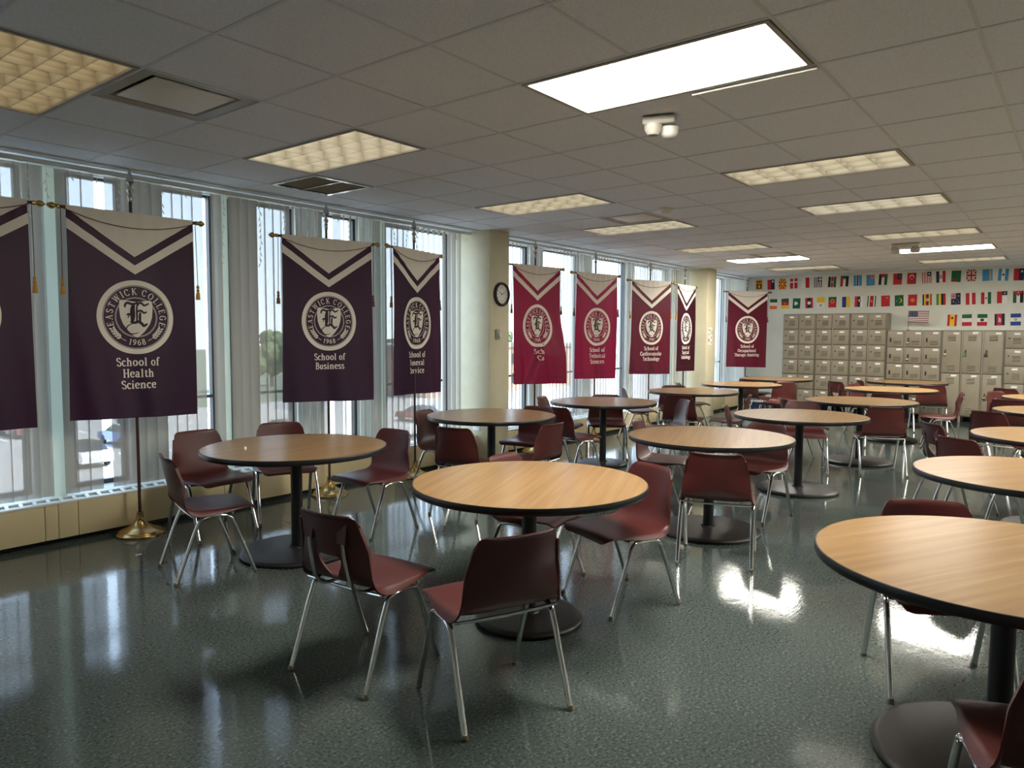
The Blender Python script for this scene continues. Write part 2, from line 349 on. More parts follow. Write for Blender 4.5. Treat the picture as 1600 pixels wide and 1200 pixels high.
# ------------------------------------------------------------------ ceiling fittings
def troffer(a, q, kind):
    x0, x1 = GX + a * T, GX + (a + 1) * T; y0, y1 = GY + q * T, GY + (q + 2) * T
    cx, cy = (x0 + x1) / 2, (y0 + y1) / 2; hx, hy = T / 2 - .012, T - .012
    col = {-2: 'the middle row', 2: 'the row by the windows', -6: 'the added unseen row at the right'}[q]
    order = {-3: 'first', 0: 'first' if q == -2 else 'second', 4: {-2: 'second', 2: 'third', -6: 'first'}[q], 7: {-2: 'third', 2: 'fourth', -6: 'second'}[q], 11: {-2: 'fourth', 2: 'fifth', -6: 'third'}[q], 14: {-2: 'fifth', 2: 'sixth', -6: 'last'}[q], 17: 'last'}[a]
    desc = 'bright flat-lens ceiling light' if kind == 'lens' else ('warm amber louvered ceiling light' if kind == 'warm' else 'dim louvered ceiling light')
    t = thing('ceiling_light', '%s, %s from the camera in %s' % (desc, order, col), 'ceiling light', (cx, cy, H), 0, 'recessed ceiling lights')
    f = MB(); fw = .022
    f.box(-hx, hx, -hy, -hy + fw, -.004, .03, MT['housing']); f.box(-hx, hx, hy - fw, hy, -.004, .03, MT['housing'])
    f.box(-hx, -hx + fw, -hy + fw, hy - fw, -.004, .03, MT['housing']); f.box(hx - fw, hx, -hy + fw, hy - fw, -.004, .03, MT['housing'])
    obj('frame', f, t, smooth=False)
    hs = MB(); z1 = .125
    hs.box(-hx, hx, -hy, hy, z1, z1 + .008, MT['troffer_in'])
    for s in (-1, 1):
        hs.box(s * hx - .004, s * hx + .004, -hy, hy, .03, z1, MT['troffer_in']); hs.box(-hx, hx, s * hy - .004, s * hy + .004, .03, z1, MT['troffer_in'])
    obj('housing', hs, t, smooth=False)
    if kind == 'lens':
        d = MB(); d.box(-hx + fw, hx - fw, -hy + fw, hy - fw, .002, .008, MT['lens']); obj('diffuser', d, t, smooth=False)
    else:
        d = MB(); d.box(-hx + .004, hx - .004, -hy + .004, hy - .004, .092, .10, MT[kind]); obj('lamp_panel', d, t, smooth=False)
        l = MB(); nx, ny = (3, 6) if kind != 'warm' else (4, 6)
        ix, iy = hx - fw, hy - fw
        def blade(p0, p1, along):
            # parabolic blade: thin below, wide on top
            prof = [(.0015, .004), (.003, .03), (.008, .055), (.018, .075)]
            for (w0, h0), (w1, h1) in zip(prof, prof[1:]):
                if along == 'y':
                    x = p0[0]
                    for s in (-1, 1): l.add([(x + s * w0, p0[1], h0), (x + s * w0, p1[1], h0), (x + s * w1, p1[1], h1), (x + s * w1, p0[1], h1)], [(0, 1, 2, 3)], MT['baffle'])
                else:
                    y = p0[1]
                    for s in (-1, 1): l.add([(p0[0], y + s * w0, h0), (p1[0], y + s * w0, h0), (p1[0], y + s * w1, h1), (p0[0], y + s * w1, h1)], [(0, 1, 2, 3)], MT['baffle'])
        for k in range(0, nx + 1): blade((-ix + 2 * ix * k / nx, -iy), (-ix + 2 * ix * k / nx, iy), 'y')
        for k in range(0, ny + 1): blade((-ix, -iy + 2 * iy * k / ny), (ix, -iy + 2 * iy * k / ny), 'x')
        obj('louver', l, t, smooth=False, recalc=False)
for a, q, kd in LIGHTS: troffer(a, q, kd)

VL = {(-2, 2): 'square ceiling air vent with a flat steel plate beside the amber light', (6, 2): 'square ceiling air vent with a pale plate by a louvered light near the pillar',
      (13, 2): 'small far ceiling air vent beside the bright window-side light', (18, 2): 'farthest ceiling air vent close to the flag wall'}
for (a, q) in VENTS:
    cx, cy = GX + (a + .5) * T, GY + (q + .5) * T
    t = thing('ceiling_vent', VL[(a, q)], 'air vent', (cx, cy, H), 0, 'plaque air vents in the ceiling')
    f = MB(); h = T / 2 - .012
    for s0, s1, z0, z1 in ((h, h - .06, .002, .006), (h - .06, h - .10, .006, .05)):
        for sg in (-1, 1):
            f.add([(sg * s0, -s0, z0), (sg * s0, s0, z0), (sg * s1, s1, z1), (sg * s1, -s1, z1)], [(0, 1, 2, 3)], MT['housing'])
            f.add([(-s0, sg * s0, z0), (s0, sg * s0, z0), (s1, sg * s1, z1), (-s1, sg * s1, z1)], [(0, 1, 2, 3)], MT['housing'])
    f.box(-h + .1, h - .1, -h + .1, h - .1, .09, .1, MT['dark'])
    obj('frame', f, t, smooth=False, recalc=False)
    p = MB(); p.cbox(-h + .085, h - .085, -h + .085, h - .085, .004, .012, MT['plasticw'], .003); obj('plate', p, t)
cx, cy = GX + 1.5 * T, GY + 4.5 * T
t = thing('return_grille', 'square return air grille with fine slats above the business banner', 'air vent', (cx, cy, H))
f = MB(); h = T / 2 - .012
for s in (-1, 1):
    f.box(s * h - (0 if s > 0 else 0) - (.04 if s > 0 else 0), s * h + (.04 if s < 0 else 0), -h, h, -.005, .01, MT['silver'])
    f.box(-h + .04, h - .04, s * h - (.04 if s > 0 else 0), s * h + (.04 if s < 0 else 0), -.005, .01, MT['silver'])
f.box(-h, h, -h, h, .06, .07, MT['dark']); f.box(-.008, .008, -h + .04, h - .04, -.003, .01, MT['silver'])
obj('frame', f, t, smooth=False)
f = MB()
for k in range(30):
    y = -h + .05 + k * (2 * h - .1) / 29
    f.add([(-h + .04, y - .008, .013), (h - .04, y - .008, .013), (h - .04, y + .006, .003), (-h + .04, y + .006, .003)], [(0, 1, 2, 3)], MT['housing'])
obj('slats', f, t, smooth=False, recalc=False)
# emergency light, detectors
t = thing('emergency_light', 'white emergency light with a lamp head under the nearest bright ceiling light', 'emergency light', (GX + 1.45 * T, GY - .5 * T, H), math.radians(20))
f = MB(); f.cbox(-.045, .045, -.09, .09, -.05, 0, MT['housing'], .012); obj('body', f, t)
f = MB(); f.lathe([(.001, -.065), (.03, -.06), (.045, -.04), (.05, -.015), (.048, 0)], MT['housing'], (-.02, .03, -.045), 24, 'z'); obj('lamp_head', f, t)
f = MB(); f.lathe([(.001, -.06), (.03, -.055), (.05, -.035), (.055, 0)], MT['clear'], (.03, -.05, -.058), 20, 'z'); obj('clear_dome', f, t)
t = thing('smoke_detector', 'round white smoke detector on the ceiling among the louvered lights', 'smoke detector', (GX + 5.9 * T, GY + 1.65 * T, H))
f = MB(); f.lathe([(.07, 0), (.07, -.015), (.06, -.03), (.045, -.05), (.001, -.053)], MT['plasticw']); obj('body', f, t)
t = thing('emergency_light', 'two-headed emergency light on the ceiling in front of the far bright light', 'emergency light', (GX + 12.9 * T, GY - .5 * T, H))
f = MB(); f.cbox(-.04, .04, -.17, .17, -.05, 0, MT['plasticw'], .01); obj('body', f, t)
for s in (-1, 1):
    f = MB(); f.lathe([(.03, .03), (.06, 0), (.062, -.03), (.05, -.05), (.001, -.055)], MT['clear'], (-.02, s * .12, -.075), 20); obj('lamp_head', f, t)
t = thing('wire_cover', 'thin pale cable strip on the ceiling beside the nearest bright light', 'cable strip', (GX + T + .03, GY - 1.5 * T, H))
f = MB(); f.box(-.012, .012, -.3, .3, -.012, 0, MT['plasticw']); obj('strip', f, t, smooth=False)

# ------------------------------------------------------------------ radiator covers
def radiator(x0, x1, seams, label):
    t = thing('radiator_cover', label, 'radiator', (0, 0, 0), 0, 'radiator covers under the windows')
    xs = [x0] + seams + [x1]
    for a, c in zip(xs, xs[1:]):
        p = MB(); p.cbox(a + .0015, c - .0015, 5.66, 5.685, .04, .285, MT['cream'], .004); obj('front_panel', p, t)
    p = MB(); p.box(x0, x1, 5.70, 5.85, .04, .27, MT['dark']); p.box(x0 + .02, x1 - .02, 5.74, 5.84, 0, .04, MT['dark']); obj('body', p, t, smooth=False)
    g = MB()
    g.box(x0, x1, 5.66, 5.70, .287, .30, MT['white']); g.box(x0, x1, 5.83, 6.045, .287, .30, MT['white'])
    n = int((x1 - x0) / .085)
    for k in range(n + 1):
        x = x0 + .01 + k * (x1 - x0 - .02) / n; w = .012
        g.add([(x - w, 5.70, .299), (x + w, 5.70, .299), (x + w + .03, 5.83, .299), (x - w + .03, 5.83, .299), (x - w, 5.70, .289), (x + w, 5.70, .289), (x + w + .03, 5.83, .289), (x - w + .03, 5.83, .289)],
              [(0, 1, 2, 3), (0, 4, 5, 1), (3, 2, 6, 7), (0, 3, 7, 4), (1, 5, 6, 2)], MT['white'])
    g.box(x0, x1, 5.70, 5.83, .280, .283, MT['white'])  # white slot floor paints in the lit look of the openings
    obj('grille', g, t, smooth=False)
radiator(-3.1, 6.48, [-.4, .62, .70, .82, 1.90, 1.985, 2.115, 3.25, 3.33, 3.45, 4.98, 5.06, 5.18], 'long cream radiator cover under the near windows, behind the first banners')
radiator(6.86, 12.55, [8.1, 8.2, 9.4, 9.5, 10.8, 10.9], 'cream radiator cover between the two columns')
radiator(12.97, 15.18, [14.1], 'short cream radiator cover in the far corner past the second column')

# ------------------------------------------------------------------ vertical blinds
def slat_mesh():
    b = MB(); n = 5; w = .0445
    vs = []; fs = []
    for k in range(n + 1):
        u = -1 + 2 * k / n; vs += [(u * w, .006 * (1 - u * u), 0.335), (u * w, .006 * (1 - u * u), 2.655)]
    for k in range(n): fs.append((2 * k, 2 * k + 2, 2 * k + 3, 2 * k + 1))
    b.add(vs, fs, MT['slat']); return b.mesh('slat', recalc=False)
SLAT = slat_mesh()
def blind(x0, x1, angle, skip, label):
    t = thing('vertical_blind', label, 'blind', (0, 0, 0), 0, 'vertical blinds along the window wall')
    r = MB(); r.box(x0, x1, 5.715, 5.765, 2.662, 2.695, MT['white'])
    obj('headrail', r, t, smooth=False)
    n = int((x1 - x0) / .083); x = x0 + .05
    while x < x1 - .03:
        if not any(a < x < c for a, c in skip):
            o = obj('slat', SLAT, t, (x, 5.74, 0), (0, 0, math.radians(angle(x) + rnd.uniform(-2, 2))))
        x += .083
def ang1(x):
    if x > 5.5: return 72
    if 4.02 < x < 4.3: return 66
    if 4.6 < x < 4.98: return 64
    return -12
blind(-2.9, 1.15, lambda x: -12, [(-2.4, -2.25), (-.45, -.35), (.4, .5)], 'vertical blind nearest the camera, left of the first banner')
blind(1.15, 6.46, ang1, [(2.01, 2.10), (2.35, 2.43), (3.13, 3.24), (3.31, 3.40), (4.42, 4.51), (5.02, 5.12), (6.28, 6.5)], 'wide grey vertical blind behind the first four banners')
blind(6.88, 12.52, lambda x: 49 + 13 * math.sin(x * 3), [(7.9, 7.98), (9.0, 9.1), (10.2, 10.3)], 'vertical blind between the two columns behind crimson banners')
blind(12.99, 15.15, lambda x: 37, [(13.9, 14.0)], 'vertical blind in the far corner past the second column')

# icicle light strings along the headrails
def icicles(x0, x1, label, seed):
    rn = random.Random(seed); t = thing('icicle_lights', label, 'string lights', (0, 0, 0), 0, 'icicle light strings over the windows')
    w = MB(); bl = MB(); y = 5.684; x = x0; pts = []
    while x < x1:
        pts.append((x, y, 2.655 + rn.uniform(-.004, .008))); x += .05
    w.tube(pts, .0045, MT['wire'], 5)
    x = x0 + .05
    while x < x1:
        ln = rn.choice((.03, .05, .03, .3, .5, .75, .04, .2)); px = x; pz = 2.652; dp = [(px, y, pz)]
        while pz > 2.652 - ln:
            pz -= .05; px += rn.uniform(-.006, .006); dp.append((px, y + rn.uniform(-.004, .004), pz))
            s = rn.choice((-1, 1)); bl.tube([(px, y, pz), (px + s * .012, y - .004, pz - .02), (px + s * .015, y - .004, pz - .028)], [.0035, .0035, .0015], MT['bulb'], 5)
        w.tube(dp, .0016, MT['wire'], 4)
        x += rn.uniform(.10, .2)
    obj('wire', w, t); obj('bulbs', bl, t)['kind'] = 'stuff'
icicles(-.5, 6.4, 'white icicle light string hanging along the near blinds', 1)
icicles(6.95, 12.5, 'white icicle light string hanging along the blinds between the columns', 2)

# ------------------------------------------------------------------ lettering (own serif strokes)
def EL(cx, cy, rx, ry): return ('o', cx, cy, rx, ry)
def st(x, y0, y1, b=1, t=0):
    r = [('l', [(x, y0), (x, y1)])]
    if b: r.append(('s', x, min(y0, y1), .14))
    if t == 1: r.append(('s', x - .06, max(y0, y1) - .03, .08))
    if t == 2: r.append(('s', x, max(y0, y1), .14))
    return r
GL = {
 ' ': (.30, []),
 'a': (.56, [('c', [(.08, .56), (.2, .67), (.34, .6), (.37, .42)]), ('l', [(.37, .46), (.37, .06)]), ('c', [(.37, .06), (.42, 0), (.5, .05)]), ('c', [(.37, .4), (.2, .36), (.08, .22), (.1, .06), (.22, 0), (.37, .1)])]),
 'c': (.52, [('c', [(.46, .53), (.3, .67), (.13, .58), (.07, .34), (.14, .1), (.3, 0), (.46, .1)])]),
 'd': (.64, st(.48, 0, 1, 0, 1) + [('s', .53, .02, .08), ('c', [(.48, .55), (.3, .67), (.12, .58), (.07, .34), (.12, .1), (.28, 0), (.48, .12)])]),
 'e': (.54, [('l', [(.08, .38), (.47, .38)]), ('c', [(.47, .38), (.43, .59), (.27, .67), (.12, .57), (.07, .34), (.14, .1), (.3, 0), (.47, .12)])]),
 'f': (.40, st(.18, 0, .8) + [('c', [(.44, .88), (.36, .99), (.24, .95), (.18, .75)]), ('l', [(.04, .64), (.38, .64)])]),
 'g': (.58, [EL(.26, .44, .18, .22), ('l', [(.38, .6), (.54, .64)]), ('c', [(.18, .24), (.1, .14), (.18, .05), (.4, .0), (.46, -.12), (.28, -.27), (.08, -.2), (.08, -.08), (.2, .02)])]),
 'h': (.66, st(.15, 0, 1, 1, 1) + [('c', [(.15, .48), (.28, .64), (.42, .64), (.49, .48)])] + st(.49, 0, .5)),
 'i': (.34, st(.16, 0, .66, 1, 1) + [('l', [(.16, .98), (.16, .83)])]),
 'l': (.34, st(.16, 0, 1, 1, 1)),
 'n': (.66, st(.15, 0, .66, 1, 1) + [('c', [(.15, .48), (.28, .64), (.42, .64), (.49, .48)])] + st(.49, 0, .5)),
 'o': (.60, [EL(.3, .335, .21, .325)]),
 'p': (.64, st(.15, -.28, .66, 1, 1) + [('c', [(.15, .54), (.32, .67), (.5, .58), (.55, .34), (.5, .1), (.34, 0), (.15, .1)])]),
 'r': (.46, st(.15, 0, .66, 1, 1) + [('c', [(.15, .43), (.25, .62), (.43, .6)])]),
 's': (.48, [('c', [(.4, .54), (.26, .67), (.1, .6), (.12, .42), (.3, .32), (.42, .2), (.36, .04), (.2, 0), (.06, .12)])]),
 't': (.40, [('l', [(.18, .86), (.18, .1)]), ('c', [(.18, .14), (.24, 0), (.38, .06)]), ('l', [(.04, .64), (.36, .64)])]),
 'u': (.64, [('l', [(.14, .66), (.14, .2)]), ('c', [(.14, .22), (.2, .02), (.34, .02), (.48, .14)])] + st(.48, 0, .66, 0, 1) + [('s', .09, .63, .08), ('s', .54, .02, .07)]),
 'v': (.58, [('l', [(.08, .66), (.28, 0)], .15), ('l', [(.28, 0), (.5, .66)], .08), ('s', .08, .66, .11), ('s', .5, .66, .09)]),
 'y': (.58, [('l', [(.08, .66), (.3, .04)], .15), ('l', [(.52, .66), (.2, -.28)], .08), ('s', .08, .66, .11), ('s', .52, .66, .09)]),
 'S': (.60, [('c', [(.5, .8), (.34, .99), (.12, .92), (.1, .68), (.32, .52), (.52, .36), (.5, .1), (.28, 0), (.07, .2)])]),
 'H': (.82, st(.17, 0, 1, 1, 2) + st(.65, 0, 1, 1, 2) + [('l', [(.17, .5), (.65, .5)])]),
 'F': (.62, st(.17, 0, 1, 1, 2) + [('l', [(.1, .97), (.56, .97)]), ('l', [(.17, .52), (.42, .52)]), ('l', [(.56, 1), (.56, .8)], .07), ('l', [(.42, .62), (.42, .42)], .07)]),
 'B': (.68, st(.17, 0, 1, 1, 2) + [('c', [(.17, .97), (.42, .97), (.52, .76), (.42, .54), (.17, .53)]), ('c', [(.17, .53), (.46, .51), (.6, .27), (.46, .03), (.17, .03)])]),
 'T': (.72, st(.36, 0, 1) + [('l', [(.04, .97), (.68, .97)]), ('l', [(.05, 1), (.05, .78)], .07), ('l', [(.67, 1), (.67, .78)], .07)]),
 'C': (.70, [('c', [(.62, .76), (.42, .99), (.16, .86), (.07, .5), (.17, .13), (.42, 0), (.63, .2)]), ('l', [(.62, .98), (.62, .72)], .06)]),
 'O': (.80, [EL(.4, .5, .32, .48)]),
 'A': (.74, [('l', [(.1, 0), (.37, 1)], .07), ('l', [(.37, 1), (.64, 0)], .15), ('l', [(.2, .36), (.54, .36)]), ('s', .1, 0, .12), ('s', .64, 0, .13)]),
 'E': (.66, st(.17, 0, 1, 0, 0) + [('l', [(.06, .97), (.58, .97)]), ('l', [(.17, .52), (.44, .52)]), ('l', [(.06, .03), (.6, .03)]), ('l', [(.58, 1), (.58, .8)], .07), ('l', [(.44, .62), (.44, .42)], .07), ('l', [(.6, 0), (.6, .22)], .07)]),
 'W': (1.0, [('l', [(.08, 1), (.28, 0)], .14), ('l', [(.28, 0), (.5, 1)], .07), ('l', [(.5, 1), (.7, 0)], .14), ('l', [(.7, 0), (.92, 1)], .07), ('s', .09, 1, .12), ('s', .5, 1, .1), ('s', .91, 1, .1)]),
 'I': (.36, st(.18, 0, 1, 1, 2)),
 'K': (.76, st(.17, 0, 1, 1, 2) + [('l', [(.62, 1), (.2, .45)], .08), ('l', [(.32, .56), (.66, 0)], .15), ('s', .62, 1, .1), ('s', .66, 0, .12)]),
 'L': (.62, st(.17, 0, 1, 0, 2) + [('l', [(.06, .03), (.58, .03)]), ('l', [(.58, 0), (.58, .24)], .07)]),
 'G': (.76, [('c', [(.62, .78), (.42, .99), (.16, .86), (.07, .5), (.17, .13), (.42, 0), (.62, .12)]), ('l', [(.62, .44), (.62, .06)]), ('s', .6, .44, .13)]),
 '0': (.56, [EL(.28, .5, .19, .48)]), '1': (.46, st(.25, 0, 1) + [('l', [(.08, .84), (.25, .97)], .08)]),
 '2': (.56, [('c', [(.08, .74), (.26, .99), (.46, .8), (.36, .5), (.08, .05)]), ('l', [(.08, .05), (.5, .05)])]),
 '3': (.56, [('c', [(.08, .84), (.28, .99), (.44, .78), (.22, .53)]), ('c', [(.22, .53), (.48, .4), (.44, .1), (.22, 0), (.06, .14)])]),
 '4': (.58, [('l', [(.4, 0), (.4, 1)]), ('l', [(.4, 1), (.06, .3)], .08), ('l', [(.06, .3), (.54, .3)])]),
 '5': (.54, [('l', [(.46, .97), (.14, .97)]), ('l', [(.14, .97), (.12, .55)], .08), ('c', [(.12, .55), (.36, .6), (.48, .32), (.34, .03), (.08, .08)])]),
 '6': (.56, [EL(.28, .3, .19, .28), ('c', [(.09, .3), (.14, .7), (.44, .98)])]), '7': (.54, [('l', [(.06, .97), (.5, .97)]), ('l', [(.5, .97), (.2, 0)], .12)]),
 '8': (.56, [EL(.28, .74, .16, .23), EL(.28, .26, .2, .26)]), '9': (.56, [EL(.28, .69, .19, .28), ('c', [(.47, .7), (.42, .3), (.12, .02)])]),
}
def stroke_quads(pts, thick, thin, w=None, closed=False):
    """polyline -> list of quads, nib width from the direction"""
    n = len(pts); lf = []; rt = []
    for i in range(n):
        a = pts[(i - 1) % n] if (closed or i > 0) else pts[i]; c = pts[(i + 1) % n] if (closed or i < n - 1) else pts[i]
        dx, dy = c[0] - a[0], c[1] - a[1]; l = math.hypot(dx, dy) or 1e-9; dx /= l; dy /= l
        ww = (w if w else thin + (thick - thin) * abs(dy)) / 2
        lf.append((pts[i][0] - dy * ww, pts[i][1] + dx * ww)); rt.append((pts[i][0] + dy * ww, pts[i][1] - dx * ww))
    q = []
    for i in range(n if closed else n - 1):
        j = (i + 1) % n; q.append([lf[i], rt[i], rt[j], lf[j]])
    return q
def glyph(ch, thick=.17, thin=.08):
    adv, ss = GL[ch]; q = []
    for s in ss:
        if s[0] == 'l': q += stroke_quads(s[1], thick, thin, s[2] * (thick / .16) if len(s) > 2 else None)
        elif s[0] == 'c': q += stroke_quads(catmull(s[1], 5), thick, thin)
        elif s[0] == 's': q.append([(s[1] - s[3], s[2] + .035), (s[1] - s[3], s[2] - .035), (s[1] + s[3], s[2] - .035), (s[1] + s[3], s[2] + .035)])
        elif s[0] == 'o':
            _, cx, cy, rx, ry = s; q += stroke_quads([(cx + rx * math.cos(2 * PI * k / 20), cy + ry * math.sin(2 * PI * k / 20)) for k in range(20)], thick, thin, closed=True)
    return adv, q
def text_quads(txt, h, track=0.06, **k):
    x = 0; out = []
    for ch in txt:
        adv, q = glyph(ch, **k)
        out += [[(x + a * h, c * h) for a, c in p] for p in q]; x += (adv + track) * h
    x -= track * h
    return [[(a - x / 2, c) for a, c in p] for p in out]
def arc_text(txt, R, h, a0, a1, inward=False, **k):
    """letters along a circle; a0 -> a1 in degrees"""
    advs = [glyph(ch, **k)[0] for ch in txt]; tot = sum(advs); pos = 0; out = []
    for ch, ad in zip(txt, advs):
        a = math.radians(a0 + (a1 - a0) * (pos + ad / 2) / tot); pos += ad
        _, q = glyph(ch, **k)
        for p in q:
            r = []
            for x, y in p:
                lx, ly = (x - ad / 2) * h, y * h
                if not inward: rad = R + ly; c, s_ = math.cos(a), math.sin(a); r.append((rad * c + lx * s_, rad * s_ - lx * c))
                else: rad = R - ly; c, s_ = math.cos(a), math.sin(a); r.append((rad * c - lx * s_, rad * s_ + lx * c))
            out.append(r)
    return out

# ------------------------------------------------------------------ banners
BZ0, BZ1, BW = .88, 2.365, .44
def ring(r0, r1, n=72): return [[(r0 * math.cos(a), r0 * math.sin(a)), (r1 * math.cos(a), r1 * math.sin(a)), (r1 * math.cos(c), r1 * math.sin(c)), (r0 * math.cos(c), r0 * math.sin(c))] for a, c in ((2 * PI * k / n, 2 * PI * (k + 1) / n) for k in range(n))]
def seal_quads():
    """(light quads, dark quads over the shield) around the seal centre"""
    lt = ring(.231, .268) + ring(.2235, .2265) + ring(.143, .1455) + ring(.1365, .139)
    lt += arc_text('EASTWICK COLLEGE', .163, .046, 203, -23, thick=.15, thin=.07)
    lt += arc_text('1968', .204, .042, 252, 288, inward=True, thick=.15, thin=.07)
    for s in (-1, 1):     # dashes and laurel sprigs
        for a in ((293, 301),):
            A0, A1 = (math.radians(q) for q in a); R = .186
            p0 = (s * R * math.cos(A0), R * math.sin(A0)); p1 = (s * R * math.cos(A1), R * math.sin(A1))
            lt += stroke_quads([p0, p1], .004, .004)
        stem = [(s * .185 * math.cos(math.radians(a)), .185 * math.sin(math.radians(a))) for a in range(302, 334, 4)]
        lt += stroke_quads(stem, .004, .004)
        for k, a in enumerate(range(306, 336, 6)):
            A0 = math.radians(a)
            for sd in (-1, 1):
                bx, by = .185 * math.cos(A0), .185 * math.sin(A0); d = A0 + PI / 2 - sd * .7; tx, ty = bx + .034 * math.cos(d), by + .034 * math.sin(d)
                mx, my = (bx + tx) / 2, (by + ty) / 2; nx, ny = -math.sin(d) * .007, math.cos(d) * .007
                lt.append([(s * bx, by), (s * (mx + nx), my + ny), (s * tx, ty), (s * (mx - nx), my - ny)])
    # shield as horizontal strips
    prof = [(.125, .098), (.115, .112), (.06, .114), (.0, .108), (-.05, .09), (-.1, .055), (-.135, .02), (-.148, .0)]
    zz = [.125 - k * (.273 / 22) for k in range(23)]; wv = [lerp([(-a, c) for a, c in prof], -z) for z in zz]
    sh = []
    for (z0, w0), (z1, w1) in zip(zip(zz, wv), zip(zz[1:], wv[1:])):
        for k in range(6):
            u0, u1 = -1 + k / 3, -1 + (k + 1) / 3; bow = lambda u, z: z + .014 * (1 - abs(u)) * max(0, (z - .09) / .035) * -1 + 0
            sh.append([(u0 * w0, bow(u0, z0)), (u0 * w1, bow(u0, z1)), (u1 * w1, bow(u1, z1)), (u1 * w0, bow(u1, z0))])
    # blackletter E, drawn in a 780 px wide tracing frame centred at (378, 400), .00074 m per unit
    K = .00074; g = lambda pts: [((x - 376) * K, (402 - y) * K) for x, y in pts]
    dk = []
    def cs(pts, w):
        pp = catmull(g(pts), 7); n = len(pp); lf = []; rt = []
        for i in range(n):
            a, c = pp[max(0, i - 1)], pp[min(n - 1, i + 1)]; dx, dy = c[0] - a[0], c[1] - a[1]; l = math.hypot(dx, dy) or 1e-9
            t = i / (n - 1); hw = .6 * w * K * (.35 + .65 * math.sin(PI * min(1, max(0, t))) ** .5)
            lf.append((pp[i][0] - dy / l * hw, pp[i][1] + dx / l * hw)); rt.append((pp[i][0] + dy / l * hw, pp[i][1] - dx / l * hw))
        return [[lf[i], rt[i], rt[i + 1], lf[i + 1]] for i in range(n - 1)]
    dk += cs([(274, 308), (276, 282), (296, 262), (330, 272), (362, 270), (390, 254)], 20)
    dk += cs([(350, 276), (341, 330), (342, 390), (336, 448)], 36)
    dk += cs([(288, 382), (312, 372), (340, 384)], 18) + cs([(312, 376), (304, 400), (296, 410)], 8)
    dk += cs([(386, 262), (379, 320), (379, 400), (374, 452)], 14)
    dk += cs([(384, 292), (402, 262), (424, 262), (450, 284), (496, 262)], 18)
    dk += cs([(384, 352), (402, 336), (424, 342), (446, 358), (474, 346)], 18)
    dk += cs([(410, 352), (405, 400), (406, 450)], 20)
    dk += cs([(318, 446), (356, 456), (392, 444), (424, 468), (440, 486), (476, 462)], 24)
    dk += cs([(392, 450), (340, 462), (292, 492), (284, 530), (310, 560), (350, 564), (390, 552)], 9)
    return lt, sh, dk
SEAL = seal_quads()
